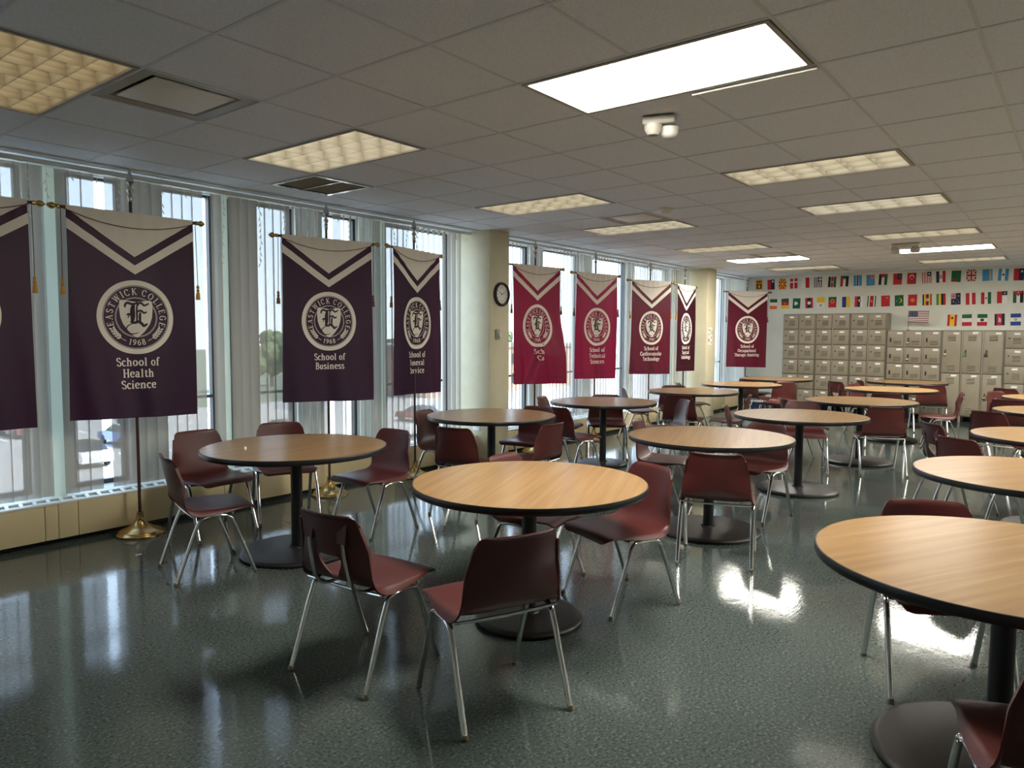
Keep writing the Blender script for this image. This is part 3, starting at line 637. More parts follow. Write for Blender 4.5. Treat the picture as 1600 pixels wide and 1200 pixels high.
def banner(px, deg, body, ink, lines, label, seed, fold=None, tassel='gold', drape=1.0, py=5.47):
    rn = random.Random(seed); ph = [rn.uniform(0, 6) for _ in range(6)]
    t = thing('college_banner', label, 'banner', (px, py, 0), math.radians(deg), 'college banners on stands along the windows')
    def D(x, z):
        """cloth depth: local y, minus is towards the room"""
        q = (BZ1 - z) / (BZ1 - BZ0)
        d = -.02 + drape * (.010 * q * math.sin(6.5 * x + ph[0] + 1.5 * q) + .006 * q * math.sin(15 * x + ph[1] - 2 * q) + .003 * math.sin(31 * x + 4 * z + ph[2]) * q)
        d += drape * .003 * math.sin(55 * x + ph[3]) * max(0, 1 - q * 6)
        if fold:
            u = (x - fold[0] - fold[1] * (z - 1.25)) / .016
            d += fold[2] * (1 / (1 + math.exp(-max(-30, min(30, u))))) * max(0, min(1, (1.75 - z) / .5))
        return d
    def W(z):      # slight waist, flare to the bottom corner
        q = (BZ1 - z) / (BZ1 - BZ0); return BW * (1 + .03 * q * q)
    c = MB(); nx, nz = 44, 46; vs = []
    for j in range(nz + 1):
        z = BZ0 + (BZ1 - BZ0) * j / nz
        for i in range(nx + 1):
            u = -1 + 2 * i / nx; x = u * W(z); zz = z - (0.012 * u * (1 - j / nz))
            vs.append((x, D(x, z), zz))
    fs = [(j * (nx + 1) + i, j * (nx + 1) + i + 1, (j + 1) * (nx + 1) + i + 1, (j + 1) * (nx + 1) + i) for j in range(nz) for i in range(nx)]
    c.add(vs, fs, MT[body]); cl = obj('cloth', c, t, recalc=False, angle=80)
    hem = MB()   # hem stitching line at the foot
    nseg = 30
    for k in range(nseg):
        xa, xb = -BW + 2 * BW * k / nseg, -BW + 2 * BW * (k + 1) / nseg
        hem.add([(xa, D(xa, .96) - .0015, .958), (xb, D(xb, .96) - .0015, .958), (xb, D(xb, .96) - .0015, .962), (xa, D(xa, .96) - .0015, .962)], [(0, 1, 2, 3)], MT[ink])
    obj('hem', hem, cl, recalc=False, smooth=False)
    # chevron panel and stripe
    cv = MB()
    def strip(e0, m0, e1, m1, rows):
        n = 36; vs = []; 
        for r in range(rows + 1):
            for i in range(n + 1):
                u = -1 + 2 * i / n; a = e0 + (m0 - e0) * (1 - abs(u)); bq = e1 + (m1 - e1) * (1 - abs(u)); z = BZ1 - (a + (bq - a) * r / rows)
                x = u * W(z); vs.append((x, D(x, z) - .002, z))
        fs = [(r * (n + 1) + i, (r + 1) * (n + 1) + i, (r + 1) * (n + 1) + i + 1, r * (n + 1) + i + 1) for r in range(rows) for i in range(n)]
        cv.add(vs, fs, MT['ivory'])
    strip(.0, .0, .022, .315, 12); strip(.085, .375, .155, .44, 4)
    o = obj('chevron', cv, cl, recalc=False, angle=80); o['label'] = 'ivory panel and stripe'
    zc = 1.615
    sl = MB(); lt, sh, dk = SEAL
    def put(mb, quads, off, m, z0):
        for q in quads: mb.add([(x, D(x, z0 + y) - off, z0 + y) for x, y in q], [list(range(len(q)))], m)
    put(sl, lt, .002, MT['ivory'], zc); put(sl, sh, .002, MT['ivory'], zc); put(sl, dk, .0035, MT[ink], zc)
    o = obj('seal', sl, cl, recalc=False, smooth=False); o['label'] = 'ivory round seal with a shield'
    if lines:
        tx = MB(); z = 1.262
        for ln in lines:
            h = .058
            q = text_quads(ln, h); put(tx, q, .002, MT['ivory'], z); z -= .083
        o = obj('lettering', tx, cl, recalc=False, smooth=False); o['label'] = 'ivory lettering'
    # stand: pole, base, cross rod, finials
    p = MB(); p.tube([(0, .018, .09), (0, .018, 1.3), (0, .018, 2.46)], .0115, MT['pole'], 12); obj('pole', p, t)
    p = MB(); p.lathe([(.0, 0), (.165, 0), (.166, .012), (.158, .022), (.15, .026), (.146, .034), (.10, .05), (.06, .075), (.035, .105), (.026, .125), (.026, .14), (.024, .142), (.024, .17), (.0125, .172)], MT['brass'], (0, .018, 0), 40); obj('base', p, t)
    p = MB(); p.lathe([(.0125, 0), (.016, .005), (.016, .05), (.012, .055), (.022, .075), (.024, .085), (.010, .105), (.008, .115), (.03, .14), (.022, .17), (.002, .235)], MT['silver'], (0, .018, 2.45), 16); obj('spear_finial', p, t)
    p = MB(); p.tube([(-.475, 0, 2.352), (.475, 0, 2.352)], .0115, MT['pole'], 10)
    obj('cross_rod', p, t)
    for s in (-1, 1):
        p = MB(); prof = [(.0115, .0), (.016, .004), (.016, .02), (.011, .024), (.022, .04), (.024, .05), (.016, .068), (.003, .08)]
        p.lathe([(r, s * (z + .47)) for r, z in prof], MT['brass'], (0, 0, 2.352), 14, 'x'); obj('finial', p, t)
    p = MB(); pts = []
    for k in range(21):
        u = -1 + k / 10; x = u * .455; z = 2.352 - .012 - .085 * (1 - u * u); pts.append((x, D(x, z) - .008, z))
    p.tube(pts, .0032, MT['cord'], 6); obj('swag_cord', p, t)
    for s in (-1, 1):
        p = MB(); x = s * .468
        sway = rn.uniform(-.012, .012); p.tube([(x, -.006, 2.352), (x + sway * .4, -.012, 2.1), (x + sway, -.012, 1.87)], .0026, MT['cord'], 6); cd = obj('hanging_cord', p, t)
        q = MB(); q.lathe([(.004, 0), (.010, -.006), (.011, -.02), (.006, -.028), (.011, -.034), (.010, -.05), (.008, -.055), (.014, -.062), (.0165, -.11), (.016, -.112), (.001, -.112)], MT[tassel], (x + sway, -.012, 1.872), 12); obj('tassel', q, cd)
    return t
ban = [
 (1.36, 0, 'purple', 'inkp', None, 'dark purple college banner cut off at the left edge', 'gold'),
 (2.47, -1, 'purple', 'inkp', ['School of', 'Health', 'Science'], 'dark purple banner lettered School of Health Science', 'gold'),
 (4.20, -11, 'purple', 'inkp', ['School of', 'Business'], 'purple banner lettered School of Business, glowing red in its middle', 'goldbr'),
 (5.31, 13.6, 'purple', 'inkp', ['School of', 'Funeral', 'Service'], 'purple banner lettered School of Funeral Service beside the clock column', 'goldbr'),
 (7.41, -6, 'crimson', 'inkr', ['Sch', 'Co'], 'crimson banner with a creased lower half just past the clock column', 'goldbr'),
 (8.84, -9, 'crimson', 'inkr', ['School of', 'Technical', 'Sciences'], 'crimson banner lettered School of Technical Sciences', 'goldbr'),
 (10.48, -16, 'maroon', 'inkr', ['School of', 'Cardiovascular', 'Technology'], 'maroon banner lettered School of Cardiovascular Technology', 'gold'),
 (11.76, 5, 'darkmaroon', 'inkr', ['School of', 'Surgical', 'Technology'], 'narrow-seen dark maroon banner lettered School of Surgical Technology', 'gold'),
 (14.085, -35.5, 'maroon', 'inkr', ['School of', 'Occupational', 'Therapy Assisting'], 'maroon banner lettered School of Occupational Therapy Assisting in the far corner', 'goldbr'),
]
for i, (x, dg, body, ink, lines, lab, ts) in enumerate(ban):
    banner(x, dg, body, ink, lines, lab, 11 + i, (-.02, .55, -.085) if i == 4 else None, ts, 2.2 if i in (3, 4, 5) else 1.7, 5.25 if i == 8 else 5.47)

# ------------------------------------------------------------------ clock, thermostat, outlet, notes
t = thing('wall_clock', 'round black-rimmed wall clock on the near column', 'clock', (6.695, 5.46, 1.975), 0)
f = MB(); f.lathe([(.112, -.004), (.112, -.022), (.118, -.034), (.130, -.036), (.140, -.026), (.142, -.004), (.142, 0), (.0, 0)], MT['dark'], (0, 0, 0), 40, 'y'); obj('rim', f, t)
f = MB(); f.lathe([(.114, -.006), (.114, -.010), (.0, -.010)], MT['plate'], (0, 0, 0), 40, 'y'); face = obj('dial', f, t)
f = MB()
for k in range(60):
    a = 2 * PI * k / 60; r0 = .108; r1 = .1 if k % 5 else .096; w = .0008 if k % 5 else .0018
    c_, s_ = math.sin(a), math.cos(a)
    f.add([(r * c_ + sg * w * s_, -.0108, r * s_ - sg * w * c_) for r, sg in ((r0, -1), (r0, 1), (r1, 1), (r1, -1))], [(0, 1, 2, 3)], MT['dark'])
for k in range(1, 13):
    a = 2 * PI * k / 12; cx, cz = .082 * math.sin(a), .082 * math.cos(a)
    for q in text_quads(str(k), .022, .04, thick=.16, thin=.08): f.add([(cx + x, -.0108, cz - .011 + y) for x, y in q], [(0, 1, 2, 3)], MT['dark'])
obj('numerals', f, face, smooth=False, recalc=False)
for nm, a, ln, w in (('hour_hand', 306, .055, .004), ('minute_hand', 66, .085, .003)):
    f = MB(); A = math.radians(a); c_, s_ = math.sin(A), math.cos(A)
    f.prism([(-.012 * c_ - w * s_, -.012 * s_ + w * c_), (-.012 * c_ + w * s_, -.012 * s_ - w * c_), (ln * c_ + .5 * w * s_, ln * s_ - .5 * w * c_), (ln * c_ - .5 * w * s_, ln * s_ + .5 * w * c_)], -.014, -.012, MT['dark'], 'y'); obj(nm, f, face, smooth=False)
t = thing('thermostat', 'small beige thermostat on the near column below the clock', 'thermostat', (6.62, 5.46, 1.50), 0)
f = MB(); f.cbox(-.035, .035, -.02, 0, -.06, .06, MT['housing'], .006); obj('body', f, t)
f = MB(); f.cbox(-.002, .05, -.04, -.02, -.03, .012, MT['plasticw'], .004); obj('cover', f, t)
t = thing('wall_outlet', 'wall outlet plate low on the near column behind the table', 'outlet', (6.49, 5.665, .41), 0)
f = MB(); f.cbox(-.006, 0, -.055, .055, -.055, .055, MT['plate'], .003); f2 = obj('plate', f, t)
for s in (-1, 1):
    f = MB(); f.cbox(-.012, -.006, s * .024 - .016, s * .024 + .016, .0, .05, MT['dark'], .004); obj('plug', f, t)
t = thing('paper_notice', 'small notices with dark pictures taped to the far column', 'notice', (12.72, 5.42, 1.49), 0)
f = MB(); f.box(-.09, .09, -.003, 0, -.16, .16, MT['plate']); pp = obj('sheet', f, t, smooth=False)
f = MB()
for (x, z, w, h) in ((-.06, .11, .03, .02), (.0, .1, .02, .03), (.06, .06, .02, .05), (-.05, .03, .03, .02), (-.06, -.08, .03, .06), (.05, -.03, .02, .03), (.06, -.12, .02, .03)):
    f.box(x - w / 2, x + w / 2, -.0045, -.003, z - h / 2, z + h / 2, MT['dark'])
obj('pictures', f, pp, smooth=False)

# ------------------------------------------------------------------ lockers
XL = 14.80
DOORS = {}
def door_mesh(w, h, style):
    k = (round(w, 3), round(h, 3), style)
    if k in DOORS: return DOORS[k]
    d = MB(); d.cbox(-.016, 0, -w / 2, w / 2, -h / 2, h / 2, MT['locker'], .003)
    def lou(cy, cz, lw, n):
        for q in range(n):
            z = cz - q * .026
            d.add([(-.016, cy - lw / 2, z), (-.016, cy + lw / 2, z), (-.025, cy + lw / 2, z - .012), (-.025, cy - lw / 2, z - .012)], [(0, 1, 2, 3)], MT['locker'])
            d.add([(-.0262, cy - lw / 2, z - .0105), (-.0262, cy + lw / 2, z - .0105), (-.0165, cy + lw / 2, z - .019), (-.0165, cy - lw / 2, z - .019)], [(0, 1, 2, 3)], MT['lockerdark'])  # dark strip paints in the shade under the louver lip
    if style == 'box': lou(-.02, .03, .11, 4)
    elif style == 'short': lou(-.03, -.03, .12, 3)
    else: lou(-.0, h / 2 - .07, .12, 4); lou(-.0, -h / 2 + .14, .12, 4)
    lt = MB()
    if style == 'box': lt.lathe([(.0, -.024), (.012, -.022), (.013, -.016)], MT['dark'], (0, w / 2 - .045, .02), 10, 'x')
    elif style == 'short': lt.cbox(-.034, -.016, w / 2 - .06, w / 2 - .035, -.055, .02, MT['dark'], .004)
    else: lt.cbox(-.034, -.016, w / 2 - .055, w / 2 - .03, -.04, .04, MT['lockerdark'], .004)
    pl = MB(); yy, zz = {'box': (-.02, h / 2 - .045), 'short': (-.06, h / 2 - .035), 'tall': (-.06, h / 2 - .035)}[style]
    pl.box(-.018, -.0162, yy - .042, yy + .042, zz - .016, zz + .016, MT['plate'])
    DOORS[k] = (d.mesh('door'), lt.mesh('latch'), pl.mesh('number_plate', smooth=False)); return DOORS[k]
def locker(ya, ncol, cw, z0, z1, tiers, style, label, legs=True):
    w = ncol * cw
    t = thing('locker_unit', label, 'lockers', (XL, ya - w / 2, 0), 0, 'tan steel locker units along the back wall')
    b = MB(); b.cbox(0, .385, -w / 2 + .002, w / 2 - .002, z0, z1, MT['locker'], .003)
    dh = (z1 - z0 - .02) / tiers
    for c in range(ncol):
        for r in range(tiers):
            cy = w / 2 - (c + .5) * cw; cz = z1 - .01 - (r + .5) * dh; hw, hh = cw / 2 - .017 + .006, dh / 2 - .008 + .0065
            b.box(-.0008, .001, cy - hw, cy + hw, cz - hh, cz + hh, MT['lockerdark'])  # dark plate behind the door paints in the shade of its gap
    obj('body', b, t)
    for c in range(ncol):
        for r in range(tiers):
            cy = w / 2 - (c + .5) * cw; cz = z1 - .01 - (r + .5) * dh
            dm, lm, pm = door_mesh(cw - .034, dh - .016, style)
            o = obj('door', dm, t, (-.001, cy, cz)); obj('latch', lm, o); obj('number_plate', pm, o, (0, rnd.uniform(-.012, .012), 0), (math.radians(rnd.uniform(-4, 4)), 0, 0))
    if legs:
        for c in range(ncol + 1):
            y = w / 2 - c * cw; y = max(-w / 2 + .022, min(w / 2 - .022, y))
            for x in (.0, .34):
                b = MB(); b.box(x + .001, x + .04, y - .02, y + .02, 0, z0, MT['locker']); obj('leg', b, t, smooth=False)
    return t
locker(4.775, 2, .311, .15, 1.93, 6, 'box', 'tall two-column locker unit nearest the corner banner')
locker(4.148, 2, .311, .15, 1.93, 6, 'box', 'middle one of the three tall locker units')
locker(3.520, 2, .311, .15, 1.93, 6, 'box', 'third tall locker unit, beside the shorter lockers')
locker(2.885, 3, .292, .10, 1.61, 5, 'short', 'short locker unit with small square doors, under the flag on a stick')
locker(2.004, 3, .306, .10, 1.61, 2, 'tall', 'locker unit with tall doors in two rows and padlocks')
locker(1.080, 3, .305, .10, 1.61, 5, 'box', 'short locker unit at the right edge, right of the padlocked lockers')
def padlock(y, z, col, label):
    t = thing('padlock', label, 'padlock', (XL - .036, y, z), 0, 'padlocks on the lockers')
    f = MB(); f.tube([(-.006, -.012, 0), (-.006, -.012, .018), (-.006, -.006, .028), (-.006, .006, .028), (-.006, .012, .018), (-.006, .012, 0)], .0035, MT['silver'], 6); obj('shackle', f, t)
    f = MB(); f.cbox(-.018, .004, -.022, .022, -.045, .002, MT[col], .006); obj('body', f, t)
zt = 1.61 - .01 - .3725
for k, (c1, l1, c2, l2) in enumerate((('silver', 'steel padlock on the upper left tall door', 'dark', 'dark padlock on the lower left tall door'), ('fLG', 'green padlock on the upper middle tall door', 'silver', 'steel padlock on the lower middle tall door'), ('dark', 'black padlock on the upper right tall door', 'brass', 'brass padlock on the lower right tall door'))):
    y = 2.004 - (k + .5) * .306 + .1
    padlock(y, zt - .03, c1, l1); padlock(y, zt - .745 - .03, c2, l2)
padlock(2.885 - 1.5 * .292 + .085, 1.395, 'silver', 'steel padlock on the top middle small square door')
padlock(2.885 - 1.5 * .292 + .085, 1.095, 'silver', 'steel padlock on the second middle small square door')

# ------------------------------------------------------------------ flags on the back wall
def disc(cx, cy, r, m, ry=None, n=20): return ('p', [(cx + r * math.cos(2 * PI * k / n), cy + (ry or r) * math.sin(2 * PI * k / n)) for k in range(n)], m)
def star(cx, cy, r, m, n=5, rot=0): return ('st', cx, cy, r, m, n, rot)
def rc(x0, y0, x1, y1, m): return ('p', [(x0, y0), (x1, y0), (x1, y1), (x0, y1)], m)
def tri(a, c, d, m): return ('p', [a, c, d], m)
def vs(*ms): return [rc(i / len(ms), 0, (i + 1) / len(ms), 1, m) for i, m in enumerate(ms)]
def hs(*ms): return [rc(0, i / len(ms), 1, (i + 1) / len(ms), m) for i, m in enumerate(ms)]
def jack(x0, y0, x1, y1):
    r = [rc(x0, y0, x1, y1, 'Nv')]; w, h = x1 - x0, y1 - y0; cx, cy = (x0 + x1) / 2, (y0 + y1) / 2
    for m, t_ in (('W', .10), ('R', .04)):
        r.append(('p', [(x0, y0), (x0 + t_ * w, y0), (x1, y1 - t_ * h), (x1, y1), (x1 - t_ * w, y1), (x0, y0 + t_ * h)], m))
        r.append(('p', [(x1, y0), (x1, y0 + t_ * h), (x0 + t_ * w, y1), (x0, y1), (x0, y1 - t_ * h), (x1 - t_ * w, y0)], m))
    r += [rc(cx - .17 * w, y0, cx + .17 * w, y1, 'W'), rc(x0, cy - .15 * h, x1, cy + .15 * h, 'W'), rc(cx - .1 * w, y0, cx + .1 * w, y1, 'R'), rc(x0, cy - .09 * h, x1, cy + .09 * h, 'R')]
    return r
FL = [
 (5.425, 2.562, 'yellow-bordered flag with green, orange and maroon panels', [rc(0, 0, 1, 1, 'Y'), rc(.12, .1, .88, .24, 'G'), rc(.12, .24, .88, .38, 'O'), rc(.12, .42, .88, .92, 'DR'), disc(.5, .68, .16, 'Y')]),
 (5.177, 2.554, 'red and navy flag with a pale badge beside the sunburst flag', vs('R', 'Nv') + [star(.75, .2, .2, 'W', 8)]),
 (4.944, 2.557, 'red flag with a yellow sunburst', [rc(0, 0, 1, 1, 'R')] + [tri((.5, .5), (.5 + .8 * math.cos(a - .16), .5 + .8 * math.sin(a - .16)), (.5 + .8 * math.cos(a + .16), .5 + .8 * math.sin(a + .16)), 'Y') for a in [PI / 4 * k for k in range(8)]] + [disc(.5, .5, .2, 'R', .15), disc(.5, .5, .16, 'Y', .12)]),
 (4.718, 2.560, 'red flag with a white cross', [rc(0, 0, 1, 1, 'R'), rc(.42, 0, .58, 1, 'W'), rc(0, .3, 1, .42, 'W')]),
 (4.487, 2.564, 'flag half white and half red in the top row', vs('W', 'R')),
 (4.247, 2.564, 'blue and white striped flag with a white cross canton', [rc(i / 9, 0, (i + 1) / 9, 1, 'Nv' if i % 2 == 0 else 'W') for i in range(9)] + [rc(.55, 0, 1, .45, 'Nv'), rc(.72, 0, .82, .45, 'W'), rc(.55, .18, 1, .27, 'W')]),
 (3.980, 2.560, 'black, red and green flag with a shield', vs('K', 'R', 'G') + [rc(.31, 0, .35, 1, 'W'), rc(.65, 0, .69, 1, 'W'), disc(.5, .5, .14, 'DR', .26), disc(.5, .5, .05, 'W', .12)]),
 (3.754, 2.566, 'red, white and black flag with a green triangle', vs('R', 'W', 'K') + [tri((0, 0), (1, 0), (.5, .34), 'G')]),
 (3.515, 2.569, 'light blue flag with a white-edged black band', [rc(0, 0, 1, 1, 'Lb'), rc(.38, 0, .62, 1, 'W'), rc(.42, 0, .58, 1, 'K')]),
 (3.286, 2.567, 'light blue flag with a union canton and stars', [rc(0, 0, 1, 1, 'Lb')] + jack(.5, 0, 1, .42) + [star(.3 + .12 * (k % 3), .5 + .09 * k, .05, 'Y') for k in range(5)]),
 (3.070, 2.571, 'black, white and green flag with a red triangle at the top', vs('K', 'W', 'G') + [tri((0, 0), (1, 0), (.5, .36), 'R')]),
 (2.823, 2.566, 'red flag with a navy canton of white stars', [rc(0, 0, 1, 1, 'R'), rc(.5, 0, 1, .5, 'Nv'), star(.75, .14, .06, 'W'), star(.75, .36, .07, 'W'), star(.62, .24, .05, 'W'), star(.87, .22, .05, 'W')]),
 (2.588, 2.568, 'red flag with a white crescent and star', [rc(0, 0, 1, 1, 'R'), disc(.5, .36, .25, 'W', .19), disc(.5, .40, .20, 'R', .15), star(.5, .57, .08, 'W')]),
 (2.343, 2.570, 'red and white striped flag with a one-star navy canton', [rc(i / 11, 0, (i + 1) / 11, 1, 'R' if i % 2 == 0 else 'W') for i in range(11)] + [rc(.54, 0, 1, .36, 'Nv'), star(.77, .18, .14, 'W')]),
 (2.119, 2.576, 'navy, white and red flag with a shield badge', vs('Nv', 'W', 'R') + [disc(.5, .5, .14, 'R', .16), disc(.5, .5, .06, 'W', .08)]),
 (1.881, 2.573, 'green flag with a small black, red and orange block', [rc(0, 0, 1, 1, 'G'), rc(0, .72, .6, .8, 'R'), rc(0, .8, .6, .9, 'K'), rc(0, .9, .6, 1, 'O')]),
 (1.650, 2.580, 'red, white and blue union cross flag', jack(0, 0, 1, 1)),
 (1.411, 2.576, 'light blue flag with thin yellow stripes', [rc(0, 0, 1, 1, 'Lb'), rc(.70, 0, .76, 1, 'Y'), rc(.82, 0, .88, 1, 'Y'), star(.2, .18, .1, 'R', 4)]),
 (1.179, 2.569, 'light blue, white and light blue flag with a dark badge', vs('Lb', 'W', 'Lb') + [disc(.5, .5, .11, 'Nv', .09)]),
 (0.957, 2.564, 'red and navy flag with a small star at the right edge', vs('R', 'Nv') + [star(.78, .25, .18, 'W')]),
 (5.116, 2.151, 'green, white and orange flag', hs('G', 'W', 'O')),
 (4.879, 2.157, 'green, red and yellow flag with a star', hs('G', 'R', 'Y') + [star(.5, .5, .12, 'Y')]),
 (4.651, 2.156, 'green flag with a white lotus', [rc(0, 0, 1, 1, 'G'), disc(.35, .42, .12, 'W'), disc(.55, .5, .12, 'W'), disc(.35, .58, .12, 'W'), rc(.2, .47, .5, .53, 'W')]),
 (4.406, 2.159, 'red, navy and red flag with a white disc', [rc(0, 0, .25, 1, 'R'), rc(.25, 0, .75, 1, 'Nv'), rc(.75, 0, 1, 1, 'R'), disc(.5, .5, .22, 'W', .16)]),
 (4.182, 2.162, 'yellow and white flag with grey keys', hs('Y', 'W') + [disc(.42, .74, .1, 'K', .08), disc(.42, .74, .06, 'W', .05), disc(.62, .74, .1, 'K', .08), disc(.62, .74, .06, 'W', .05), rc(.36, .84, .68, .87, 'K')]),
 (3.963, 2.164, 'green over red flag with a yellow ring badge', [rc(0, 0, 1, .4, 'G'), rc(0, .4, 1, 1, 'R'), disc(.5, .4, .25, 'Y', .19), disc(.5, .4, .19, 'R', .14)]),
 (3.710, 2.162, 'blue and yellow flag', vs('B', 'Y')),
 (3.481, 2.162, 'red, navy and white flag with a badge', vs('R', 'Nv', 'W') + [disc(.56, .38, .2, 'R', .15), disc(.56, .38, .1, 'W', .08)]),
 (3.255, 2.164, 'green, white and red striped flag with a yellow star', [rc(0, 0, .14, 1, 'G'), rc(.14, 0, .28, 1, 'W'), rc(.28, 0, .72, 1, 'R'), rc(.72, 0, .86, 1, 'W'), rc(.86, 0, 1, 1, 'G'), star(.5, .5, .14, 'Y')]),
 (3.014, 2.163, 'red flag with small yellow stars in a corner', [rc(0, 0, 1, 1, 'R'), star(.72, .2, .13, 'Y'), star(.5, .12, .04, 'Y'), star(.46, .22, .04, 'Y'), star(.5, .34, .04, 'Y'), star(.6, .42, .04, 'Y')]),
 (2.783, 2.165, 'green flag with a yellow crescent', [rc(0, 0, 1, 1, 'G'), disc(.55, .5, .27, 'Y', .2), disc(.45, .5, .25, 'G', .18), star(.25, .52, .07, 'W')]),
 (2.560, 2.169, 'red flag with a golden sun disc', [rc(0, 0, 1, 1, 'R'), star(.5, .5, .3, 'Y', 16), disc(.5, .5, .18, 'O', .14)]),
 (2.323, 2.169, 'black, yellow and red striped flag with a white disc', [rc(i / 6, 0, (i + 1) / 6, 1, 'KYRKYR'[i]) for i in range(6)] + [disc(.5, .5, .17, 'W', .13), disc(.48, .5, .07, 'K', .09)]),
 (2.101, 2.170, 'green, yellow, navy and red striped flag', vs('LG', 'Y', 'Nv', 'R')),
 (1.871, 2.172, 'navy flag with a union canton and white stars', [rc(0, 0, 1, 1, 'Nv')] + jack(0, 0, .52, .5) + [star(.78, .25, .09, 'W'), star(.26, .72, .09, 'W'), star(.7, .6, .05, 'W'), star(.8, .8, .06, 'W'), star(.5, .85, .05, 'W')]),
 (1.644, 2.168, 'red, white and red flag', [rc(0, 0, .38, 1, 'R'), rc(.38, 0, .62, 1, 'W'), rc(.62, 0, 1, 1, 'R')]),
 (1.414, 2.173, 'red, white and green flag with a small badge', vs('R', 'W', 'G') + [disc(.5, .5, .1, 'R', .08)]),
 (1.181, 2.182, 'red and white flag with a navy star canton', vs('R', 'W') + [rc(.5, 0, 1, .34, 'Nv'), star(.75, .17, .1, 'W')]),
 (0.951, 2.182, 'green, white and black flag with a starred red triangle', vs('G', 'W', 'K') + [tri((0, 0), (1, 0), (.5, .46), 'R'), star(.5, .15, .08, 'W')]),
 (1.913, 1.788, 'red, yellow and red flag with a dark crest', [rc(0, 0, .25, 1, 'R'), rc(.25, 0, .75, 1, 'Y'), rc(.75, 0, 1, 1, 'R'), disc(.5, .3, .14, 'DR', .1)]),
 (1.687, 1.791, 'green, white and red flag without a badge, above the tall-door lockers', hs('G', 'W', 'R')),
 (1.456, 1.792, 'green, white and red flag with a dark round crest', hs('G', 'W', 'R') + [disc(.5, .5, .2, 'K', .13), disc(.52, .48, .08, 'LG', .05)]),
 (1.201, 1.796, 'navy and red flag with a white temple', [rc(0, 0, .22, 1, 'Nv'), rc(.22, 0, .72, 1, 'R'), rc(.72, 0, 1, 1, 'Nv'), rc(.4, .3, .46, .72, 'W'), rc(.5, .36, .56, .72, 'W'), rc(.6, .42, .64, .7, 'W')]),
 (0.970, 1.795, 'blue, white and blue flag with a small grey badge', hs('B', 'W', 'B') + [disc(.5, .5, .13, 'G', .1), disc(.5, .5, .07, 'W', .05)]),
]
def clip_unit(poly):
    for ax, lim, sg in ((0, 0, 1), (0, 1, -1), (1, 0, 1), (1, 1, -1)):
        out = []
        for i in range(len(poly)):
            a, c = poly[i], poly[(i + 1) % len(poly)]; ia, ic = sg * (a[ax] - lim) >= -1e-9, sg * (c[ax] - lim) >= -1e-9
            if ia: out.append(a)
            if ia != ic:
                t_ = (lim - a[ax]) / (c[ax] - a[ax]); out.append(tuple(u + (v - u) * t_ for u, v in zip(a, c)))
        poly = out
        if not poly: break
    return poly
def flag_mesh(shapes, w, h, t0=.0015):
    f = MB(); f.box(-t0, 0, -w / 2, w / 2, -h / 2, h / 2, MT['fW']); d = t0 + .0003
    for s in shapes:
        polys = []
        if s[0] == 'p': polys = [(clip_unit(s[1]), s[2])]
        else:
            _, cx, cy, r, m, n, rot = s
            pts = [(cx + (r if k % 2 == 0 else r * .42) * math.sin(PI * k / n), cy - (r if k % 2 == 0 else r * .42) * .74 * math.cos(PI * k / n)) for k in range(2 * n)]
            for k in range(2 * n): polys.append((clip_unit([(cx, cy), pts[k], pts[(k + 1) % (2 * n)]]), m))
        for p, m in polys:
            if len(p) > 2: f.add([(-d, (.5 - x) * w, (.5 - y) * h) for x, y in p], [list(range(len(p)))], MT['f' + m])
        d += .0003
    return f
for i, (y, z, lab, sh) in enumerate(FL):
    row = 'in the top row' if z > 2.4 else ('in the second row' if z > 2 else 'in the lowest row')
    if ' row' not in lab and 'edge' not in lab and 'above' not in lab and 'beside' not in lab: lab = lab + ' ' + row
    o = obj('paper_flag', flag_mesh(sh, .148, .205), None, (15.199, y, z), (math.radians(rnd.uniform(-3, 3)), 0, 0), smooth=False, recalc=False)
    tag(o, lab, 'flag', 'small paper flags in rows on the back wall')
t = thing('stick_flag', 'striped flag with a dark starred canton on a stick above the short lockers', 'flag', (14.95, 2.56, 1.611), 0)
f = MB(); f.tube([(0, .012, 0), (0, .012, .36)], .004, MT['pole'], 8); f.lathe([(.0, 0), (.03, 0), (.03, .008), (.006, .012)], MT['dark'], (0, .012, 0), 16); obj('stick', f, t)
sh = [rc(0, i / 13, 1, (i + 1) / 13, 'DR' if i % 2 == 0 else 'W') for i in range(13)] + [rc(0, 0, .45, .54, 'Nv')] + [star(.05 + .09 * (k % 5), .07 + .1 * (k // 5), .03, 'W') for k in range(25)]
obj('flag_cloth', flag_mesh(sh, .325, .205), t, (.0, -.155, .245), (math.radians(2), 0, 0), smooth=False, recalc=False)

